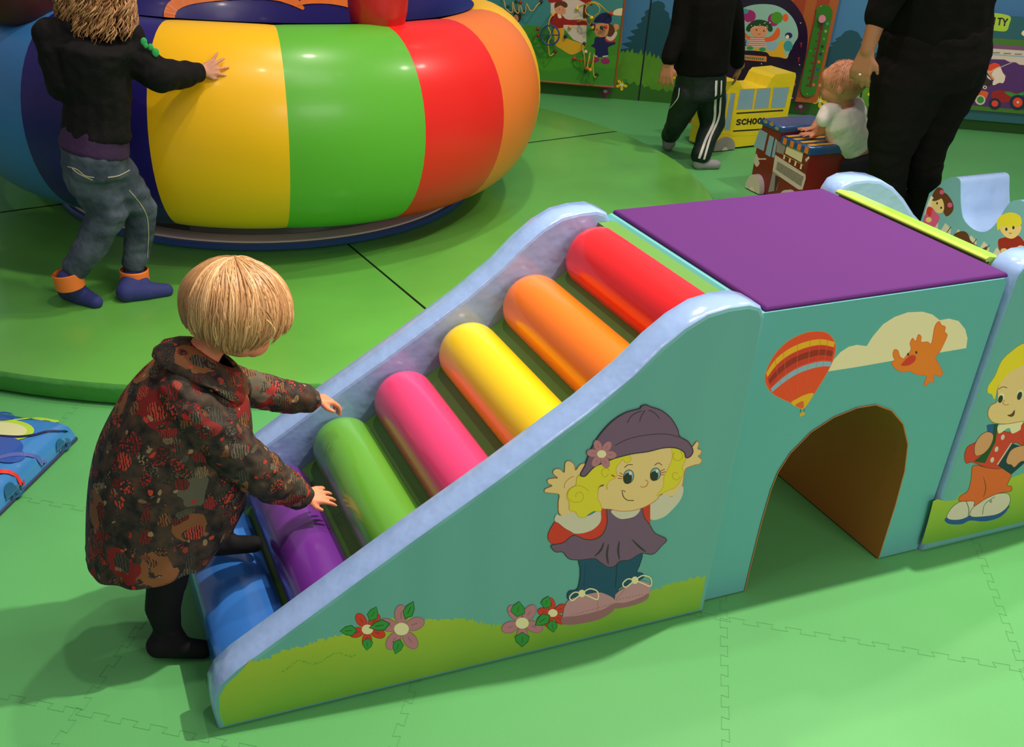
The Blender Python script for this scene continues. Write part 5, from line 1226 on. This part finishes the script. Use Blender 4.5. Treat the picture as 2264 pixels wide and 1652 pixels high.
P += hand(None, wR, Vector((.86, .12, .22)), Vector((-.15, -.95, .15)), .100, .10, 1, .75, thumb_up=.2)
P += hand(None, wL, Vector((.1, .7, .4)), Vector((-.25, -.6, .5)), .10, .3, 1, .3)
hpN, knN, anN = at(180, 385, YB_), at(240, 466, 3.66), at(152, 618, 3.69); hpF, knF, anF = at(255, 385, 3.69), at(312, 462, 3.72), at(298, 612, 3.745)
P += [('c', hpN, .055, knN, .035), ('c', knN, .035, anN, .022), ('c', hpF, .05, knF, .032), ('c', knF, .032, anF, .022)]
hN, tN = onz(150, 640, MH+.035), onz(212, 668, MH+.018); hF, tF = onz(280, 646, MH+.03), onz(368, 642, MH+.018)
P += [('c', anN, .022, hN, .018), ('c', hN, .018, tN, .012), ('c', anF, .022, hF, .018), ('c', hF, .018, tF, .012)]
blob('body', P, SK2, bz, .0042, 3)
face_bits(bz, hb, up, f, s, rot, Rb)
M_hood = mat('hoodie_black', (.007, .0065, .006, 1), .85, ('noise', 30, .5, .012), spec=.2)
P = [('t', [at(203, 95, YB_-.01), at(203, 150, YB_), at(215, 220, YB_), at(215, 296, YB_)], [.135, .125, .108, .112]), ('c', at(110, 78, YB_), .055, at(285, 84, YB_), .05), ('c', at(105, 75, YB_-.02), .045, at(150, 170, YB_), .08),
     ('c', sR, .065, eR, .056), ('c', eR, .056, at(400, 166, 3.69), .047), ('c', at(400, 166, 3.69), .047, at(432, 160, 3.72), .038), ('c', sL, .062, eL, .052), ('c', eL, .05, wL, .036), ('c', at(160, 60, YB_-.03), .035, at(260, 66, YB_-.03), .035)]
o = blob('hoodie', P, M_hood, bz, .006, 6)
displace(o, lambda co: .008*noise.noise(Vector(co)*14)+.004*noise.noise(Vector(co)*34))
mb = MB()
for x, y, a in ((318, 92, .012), (333, 104, .010), (344, 116, .013), (322, 100, .009)): mb.ell(at(x, y, 3.600), (a*.9, .004, a*1.1), mat('patch_green', '2fae55', .7), 12, 8)
mb.build('sleeve_patch', bz, label='small green patches on the shoulder')
P = [('t', [at(214, 280, YB_), at(208, 330, YB_)], [.106, .120])]
o = blob('shirt_hem', P, mat('shirt_purple', (.035, .010, .05, 1), .85, ('noise', 24, .5, .01)), bz, .006, 5, label='purple shirt tail below the hoodie')
def denim_fn(nt, b, tc):
    n = nt.nodes.new('ShaderNodeTexNoise'); n.inputs['Scale'].default_value = 11; n.inputs['Detail'].default_value = 4; nt.links.new(tc.outputs['Object'], n.inputs['Vector'])
    cr = nt.nodes.new('ShaderNodeValToRGB'); e = cr.color_ramp.elements; e[0].position = .36; e[0].color = (.042, .058, .080, 1); e[1].position = .68; e[1].color = (.105, .13, .165, 1)
    nt.links.new(n.outputs['Fac'], cr.inputs[0]); nt.links.new(cr.outputs[0], b.inputs['Base Color'])
M_den = mat('denim', (.08, .11, .14, 1), .85, ('noise', 26, .7, .012), fn=denim_fn, spec=.2)
P = [('t', [at(209, 326, YB_), at(212, 382, YB_)], [.114, .112]), ('c', at(196, 385, YB_), .088, knN, .070), ('c', knN, .070, at(204, 540, 3.675), .058), ('c', at(204, 540, 3.675), .058, at(168, 590, 3.69), .048),
     ('c', at(258, 385, 3.68), .074, knF, .058), ('c', knF, .058, at(307, 530, 3.74), .053), ('c', at(307, 530, 3.74), .053, at(297, 580, 3.745), .045)]
o = blob('jeans', P, M_den, bz, .006, 5); displace(o, lambda co: .005*noise.noise(Vector((co.x*10, co.y*10, co.z*34)))+.0015*noise.noise(Vector(co)*50))
M_st = mat('stitching', 'b9b08e', .8)
jeans = o

M_sock = mat('sock_blue', (.025, .035, .17, 1), .8, ('noise', 60, .4, .004)); M_band = mat('band_orange', (.95, .22, .03, 1), .6)
for a, h, t in ((anN, hN, tN), (anF, hF, tF)):
    blob('sock', [('c', a, .043, h, .040), ('c', h, .038, (h+t)/2, .037), ('c', (h+t)/2, .036, t, .026), ('c', a, .04, (h+t)/2, .032)], M_sock, bz, .0045, 5)
    ax = Vector((-.12 if a == anN else .02, 0, 1)).normalized(); c0 = a-ax*.030; c1 = a+ax*.030; mb = MB(); mb.tube([c0, c0+ax*.003, c1-ax*.003, c1], [.050, .053, .053, .050], M_band, 28, False); mb.tube([c1, c0], [.047, .047], M_band, 28, False); mb.build('ankle_band', bz, label='orange band round the ankle')
def curls(root, c, R, n, mt, seed, low, upv=Vector((0, 0, 1)), skip=None):
    rd = random.Random(seed); mb = MB(); vals = []
    for i in range(n):
        th = math.acos(rd.uniform(-.25, 1)); ph = rd.uniform(0, 2*math.pi)
        if skip and skip(ph, th): continue
        d = Vector((math.sin(th)*math.cos(ph), math.sin(th)*math.sin(ph), math.cos(th)))
        base = c+Vector((d.x*R, d.y*R, d.z*R*1.12)); L = max(.03, base.z-low+rd.uniform(-.03, .03)); out = Vector((d.x, d.y, 0)); out = out.normalized() if out.length > .01 else Vector((1, 0, 0))
        sw = Vector((-out.y, out.x, 0)); fr = rd.uniform(70, 120); am = rd.uniform(.005, .012); p0 = rd.uniform(0, 6.3); pts = []; m_ = 40; w_ = rd.uniform(.0018, .0042)
        for j in range(m_):
            t = j/(m_-1); z = base.z-L*t; rad_ = math.sqrt(max(0, (R*1.12)**2-max(0, z-c.z)**2)); hz = max((Vector((base.x-c.x, base.y-c.y, 0))).length, rad_*(min(1, .08+t*3)) if t > 0 else 0)
            hz = min(hz, R*1.22+t*.015)
            a = p0+fr*L*t
            pts.append(Vector((c.x, c.y, z))+out*(hz+am*math.sin(a))+sw*am*1.3*math.cos(a))
        o0 = len(mb.v); mb.tube(pts, [w_*(1-.5*(j/m_)) for j in range(m_)], mt, 5, False); tv = min(1, max(0, rd.gauss(.5, .28))); vals += [tv]*(len(mb.v)-o0)
    o0 = len(mb.v); mb.ell(c, (R*1.02, R*1.02, R*1.02), mt, 32, 20); vals += [.12]*(len(mb.v)-o0)
    o = mb.build('hair', root, sharp=180); tone(o, vals); return o
M_curl = hairmat('hair_curly', (.12, .045, .015, 1), (.40, .19, .065, 1), (.75, .45, .18, 1), .4)
curls(bz, hb-Vector((0, .012, -.01)), Rb*1.08, 460, M_curl, 9, at(200, 62, 3.7).z, skip=lambda ph, th: th > 1.1 and abs((ph-1.3+math.pi) % (2*math.pi)-math.pi) < .75)
mb = MB(); cl = at(205, 62, YB_)
M_col = mat('collar_print', (.65, .40, .10, 1), .8); 
for k in range(30):
    t = 2*math.pi*k/30; c_ = [M_col, C['leaf'], C['cream'], C['red'], M_col][k % 5]
    mb.ell(cl+Vector((.085*math.cos(t), .06*math.sin(t), .01)), (.012, .012, .014), c_, 8, 6)
mb.build('shirt_collar', bz, label='colourful shirt collar')

# ---- child in striped track trousers
ck = persontag('child in a black top and dark trousers with white side stripes, beside the toy bus', (3.5, 4.95, 0))
YK = 4.88
hk = at(1575, -135, YK); Rk = .105
P, up, f, s, rot = head_parts(hk, (0, .05, 1), (.6, .7, -.3), Rk)
P += [('c', hk-up*Rk*.6, .045, at(1568, -70, YK), .05), ('c', at(1566, -40, YK), .10, at(1550, 150, YK), .10), ('c', at(1525, -45, YK), .04, at(1500, 60, YK), .034), ('c', at(1500, 60, YK), .034, at(1477, 140, YK-.02), .024),
      ('c', at(1608, -40, YK), .04, at(1628, 60, YK+.02), .034), ('c', at(1628, 60, YK+.02), .034, at(1637, 145, YK+.12), .024)]
P += hand(None, at(1476, 142, YK-.02), Vector((-.05, -.1, -1)), Vector((-.6, -.6, 0)), .13, .35, -1, .35)
P += hand(None, at(1636, 145, YK+.12), Vector((.15, .25, -.75)), Vector((.2, -.6, .6)), .12, .3, 1, .2)
fA, fB = onz(1545, 361, .03), Vector((3.47, 5.17, .035))
P += [('c', at(1520, 190, YK), .06, at(1497, 265, YK+.05), .04), ('c', at(1497, 265, YK+.05), .04, fB+Vector((0, 0, .05)), .035), ('c', at(1575, 190, YK), .07, at(1572, 275, YK), .04), ('c', at(1572, 275, YK), .04, fA+Vector((0, 0, .05)), .035), ('c', fA, .03, fA+Vector((.09, -.03, -.006)), .022), ('c', fB, .03, fB+Vector((.03, .02, -.01)), .022)]
blob('body', P, SK3, ck, .006, 3); face_bits(ck, hk, up, f, s, rot, Rk)
M_blk = mat('top_black', (.004, .0035, .003, 1), .9, ('noise', 20, .4, .01), spec=.15)
P = [('t', [at(1566, -60, YK), at(1562, 0, YK), at(1556, 80, YK), at(1549, 155, YK)], [.13, .155, .150, .142]), ('c', at(1530, -45, YK), .07, at(1503, 60, YK), .055), ('c', at(1503, 60, YK), .055, at(1481, 128, YK-.02), .042), ('c', at(1605, -45, YK), .07, at(1622, 60, YK+.02), .06), ('c', at(1622, 60, YK+.02), .06, at(1630, 135, YK+.10), .045)]
o = blob('sweater', P, M_blk, ck, .008, 6); displace(o, lambda co: .008*noise.noise(Vector(co)*9))
M_trk = mat('trousers_dark_green', (.006, .016, .011, 1), .6, ('noise', 14, .6, .02), spec=.3)
kB, kA = at(1498, 268, YK+.05), at(1575, 275, YK)
aB, aA = fB+Vector((0, 0, .052)), fA+Vector((.005, 0, .050))
P = [('t', [at(1549, 150, YK), at(1548, 205, YK)], [.130, .140]), ('c', at(1524, 205, YK), .090, kB, .060), ('c', kB, .060, aB, .050), ('c', at(1570, 205, YK), .090, kA, .066), ('c', kA, .066, aA, .054)]
o = blob('trousers', P, M_trk, ck, .008, 5); displace(o, lambda co: .008*noise.noise(Vector(co)*11))
from mathutils.bvhtree import BVHTree
def drape(o, px, lift, wd, mt, root, name, lab, nref=None):
    """narrow tape lying on the surface of a garment, along the line of sight points"""
    bv = BVHTree.FromPolygons([v.co.copy() for v in o.data.vertices], [tuple(p.vertices) for p in o.data.polygons])
    mw = o.matrix_world.inverted(); L = []; Rr = []; P_ = []
    for x, y in crspline(px, 6, False):
        d = ray(x, y).normalized(); h = bv.ray_cast(mw @ CAM, (mw.to_3x3() @ d))
        if h[0] is not None: P_.append((o.matrix_world @ h[0], h[1]))
    mb = MB()
    for i, (p, n_) in enumerate(P_):
        t = (P_[min(i+1, len(P_)-1)][0]-P_[max(i-1, 0)][0]).normalized(); sd = t.cross(n_).normalized()
        L.append(p+n_*lift+sd*wd/2); Rr.append(p+n_*lift-sd*wd/2)
    if len(L) > 1: mb.grid([L, Rr], mt); return mb.build(name, root, label=lab)
M_str = mat('stripe_white', 'c9c9bc', .7)
drape(o, [(1583, 178), (1581, 230), (1578, 270), (1560, 310), (1546, 350)], .004, .014, M_str, ck, 'side_stripe', 'white side stripe')
drape(o, [(1594, 178), (1592, 225), (1588, 262), (1570, 305), (1556, 352)], .004, .012, M_str, ck, 'side_stripe', 'white side stripe')
drape(o, [(1503, 195), (1500, 215), (1490, 230), (1482, 240)], .004, .006, M_str, ck, 'side_stripe', 'white side stripe')
for a in (fA, fB):
    blob('sock', [('c', a+Vector((0, 0, .03)), .042, a, .036), ('c', a, .034, a+(Vector((.095, -.03, -.006)) if a == fA else Vector((.04, .03, -.006))), .026)], mat('sock_gray', '8d8f8c', .8), ck, .006, 4)
for pts in ([(150, 368), (170, 374), (188, 388), (208, 392)], [(238, 392), (262, 388), (286, 376)], [(160, 372), (175, 384), (205, 398)]):
    drape(jeans, pts, .002, .004, M_st, bz, 'pocket_stitching', 'pale stitching of a back pocket')
drape(jeans, [(285, 420), (310, 450), (325, 480), (328, 520), (325, 570)], .002, .003, M_st, bz, 'side_seam', 'pale seam down the leg')
mb = MB(); mb.ell(hk+up*Rk*.12-f*Rk*.1, (Rk*1.1, Rk*1.02, Rk*1.05), mat('hair_black', (.012, .008, .006, 1), .5), 28, 18, rot); mb.build('hair', ck)

# ---- adult in black
ad = persontag('adult in a black top and black trousers standing with back turned, on the right', (3.85, 3.65, 0))
YA = 3.62
ha = at(2130, -330, YA); Ra = .115
P, up, f, s, rot = head_parts(ha, (0, 0, 1), (.4, .9, 0), Ra, False)
P += [('c', ha-up*Ra*.7, .055, at(2125, -215, YA), .06), ('c', at(2120, -150, YA), .14, at(2075, 90, YA), .14), ('c', at(2010, -165, YA), .055, at(1955, -5, YA), .045), ('c', at(1955, -5, YA), .045, at(1918, 110, YA), .030),
      ('c', at(2200, -165, YA), .055, at(2165, -20, YA+.14), .045), ('c', at(2165, -20, YA+.14), .045, at(2090, 0, YA+.32), .03)]
P += hand(None, at(1916, 116, YA), Vector((-.05, .05, -1)), Vector((-.85, -.5, .1)), .165, [.55, .6, .7, .8], -1, .12)
P += hand(None, at(2090, 0, YA+.32), Vector((-.8, .1, -.2)), Vector((.5, -.5, .3)), .16, .5, 1, .15)
lf, rf_ = Vector((3.80, 3.72, .04)), Vector((3.90, 3.60, .04))
P += [('c', at(2012, 180, YA), .11, at(1972, 345, YA), .055), ('c', at(1972, 345, YA), .055, lf+Vector((0, 0, .05)), .035), ('c', at(2095, 180, YA), .11, at(2046, 345, YA), .05), ('c', at(2046, 345, YA), .05, rf_+Vector((0, 0, .05)), .035), ('c', lf, .04, lf+Vector((.12, .10, -.01)), .035), ('c', rf_, .04, rf_+Vector((.14, .06, -.01)), .035)]
blob('body', P, SK3, ad, .007, 3); face_bits(ad, ha, up, f, s, rot, Ra)
P = [('c', at(2030, -158, YA), .10, at(2200, -158, YA), .10), ('t', [at(2125, -200, YA), at(2110, -120, YA), at(2080, 0, YA), at(2070, 70, YA)], [.16, .205, .212, .218]), ('c', at(2015, -165, YA), .09, at(1965, -20, YA), .075), ('c', at(1965, -20, YA), .075, at(1945, 32, YA), .062), ('c', at(2195, -165, YA), .09, at(2150, -20, YA+.12), .07)]
o = blob('top', P, M_blk, ad, .009, 7); displace(o, lambda co: .012*noise.noise(Vector(co)*7)+.004*noise.noise(Vector(co)*20))
M_trs = mat('trousers_black', (.007, .0055, .0045, 1), .9, ('noise', 24, .6, .012), spec=.15)
P = [('t', [at(2070, 60, YA), at(2062, 130, YA), at(2056, 175, YA)], [.222, .232, .21]), ('c', at(2010, 180, YA), .165, at(1985, 270, YA), .13), ('c', at(1985, 270, YA), .13, at(1966, 345, YA), .092), ('c', at(1966, 345, YA), .092, at(1962, 430, YA), .075), ('c', at(1962, 430, YA), .075, lf+Vector((0, 0, .06)), .066),
     ('c', at(2090, 170, YA), .165, at(2066, 260, YA), .118), ('c', at(2066, 260, YA), .118, at(2046, 340, YA), .085), ('c', at(2046, 340, YA), .085, at(2041, 430, YA), .068), ('c', at(2041, 430, YA), .068, rf_+Vector((0, 0, .06)), .062)]
o = blob('trousers', P, M_trs, ad, .009, 6); displace(o, lambda co: .007*noise.noise(Vector((co.x*12, co.y*12, co.z*26))))
for a, t in ((lf, Vector((.13, .10, -.012))), (rf_, Vector((.15, .06, -.012)))):
    blob('shoe', [('c', a, .045, a+t, .036), ('c', a+Vector((0, 0, .03)), .045, a+t*.4, .045)], mat('shoe_dark', (.012, .008, .012, 1), .5), ad, .007, 4)
mb = MB(); mb.ell(ha+up*Ra*.12-f*Ra*.12, (Ra*1.12, Ra*1.05, Ra*1.08), mat('hair_dark_brown', (.03, .015, .008, 1), .5), 28, 18, rot); mb.build('hair', ad)
mb = MB(); pc_ = at(1901, 165, YA-.032); mb.ell(pc_, (.006, .006, .005), mat('ring_silver', 'c8c8c8', .2), 12, 8); mb.build('finger_ring', ad, label='silver ring')

# ---- baby leaning on the fire truck
by = persontag('baby in a white short sleeved shirt and dark trousers leaning on the toy fire truck', (3.85, 4.0, 0))
YY = 4.06
hy = at(1866, 184, YY); Ry = .106
P, up, f, s, rot = head_parts(hy, (-.10, -.02, 1), (-.62, .75, -.28), Ry)
sA, eA, wA = at(1828, 246, YY), at(1822, 285, YY+.03), Vector((3.62, 4.14, .352))
sB, eB, wB = at(1893, 240, YY+.1), Vector((3.75, 4.24, .44)), Vector((3.66, 4.20, .36))
P += [('c', hy-up*Ry*.6, .045, at(1862, 232, YY), .05), ('c', at(1862, 255, YY), .08, at(1890, 335, YY), .09), ('c', sA, .022, eA, .025), ('c', eA, .026, wA, .021), ('c', sB, .03, eB, .028), ('c', eB, .028, wB, .022)]
P += hand(None, wA, Vector((-.9, .25, -.05)), Vector((0, 0, 1)), .085, .1, -1, .5)
P += hand(None, wB, Vector((-.9, .15, -.05)), Vector((0, 0, 1)), .085, .1, 1, .5)
f1, f2 = Vector((3.90, 4.02, .028)), Vector((3.98, 3.93, .028))
P += [('c', at(1890, 340, YY), .08, f1+Vector((0, 0, .04)), .03), ('c', at(1905, 350, YY), .08, f2+Vector((0, 0, .04)), .03), ('c', f1, .025, f1+Vector((-.06, .03, 0)), .022), ('c', f2, .025, f2+Vector((-.06, .03, 0)), .022)]
blob('body', P, SK4, by, .0045, 3); face_bits(by, hy, up, f, s, rot, Ry)
M_wht = mat('shirt_white', (.90, .80, .76, 1), .8, ('noise', 16, .6, .015), spec=.2)
P = [('c', at(1840, 246, YY), .048, at(1884, 238, YY+.05), .050), ('t', [at(1860, 238, YY), at(1862, 262, YY), at(1876, 296, YY), at(1888, 318, YY)], [.078, .098, .106, .104]), ('c', at(1831, 245, YY), .040, at(1822, 262, YY), .040), ('c', at(1885, 236, YY), .055, at(1893, 250, YY+.1), .05)]
o = blob('shirt', P, M_wht, by, .0055, 10); displace(o, lambda co: .004*noise.noise(Vector(co)*16))
P = [('t', [at(1886, 338, YY), at(1888, 378, YY)], [.118, .130]), ('c', at(1872, 380, YY), .10, f1+Vector((-.01, 0, .10)), .062), ('c', f1+Vector((-.01, 0, .10)), .062, f1+Vector((0, 0, .05)), .05), ('c', at(1912, 375, YY), .09, f2+Vector((0, 0, .05)), .055)]
o = blob('trousers', P, mat('trousers_navy', (.008, .007, .014, 1), .85, ('noise', 20, .5, .01)), by, .006, 6)
def fuzz(root, c, rot, R, n, mt):
    rd = random.Random(2); mb = MB(); vals = []
    for i in range(n):
        th = math.acos(rd.uniform(-.2, 1)); ph = rd.uniform(0, 6.283); d = rot @ Vector((math.sin(th)*math.cos(ph), math.sin(th)*math.sin(ph), math.cos(th)))
        if (rot.inverted() @ d).x > .5: continue
        e = rot.inverted() @ d; b0 = c+rot @ Vector((e.x*R*.98, e.y*R*.86, e.z*R*.88+R*.12)); tg = (Vector((0, 0, -1))-d*Vector((0, 0, -1)).dot(d))
        mb.tube([b0, b0+d*.003+tg*.006, b0+d*.006+tg*.012], [.0006, .0005, .0002], mt, 4, False); vals += [rd.random()]*12
    o = mb.build('hair', root, sharp=180); tone(o, vals)
fuzz(by, hy, rot, Ry, 1500, hairmat('hair_baby', (.25, .11, .04, 1), (.40, .19, .08, 1), (.60, .33, .15, 1)))
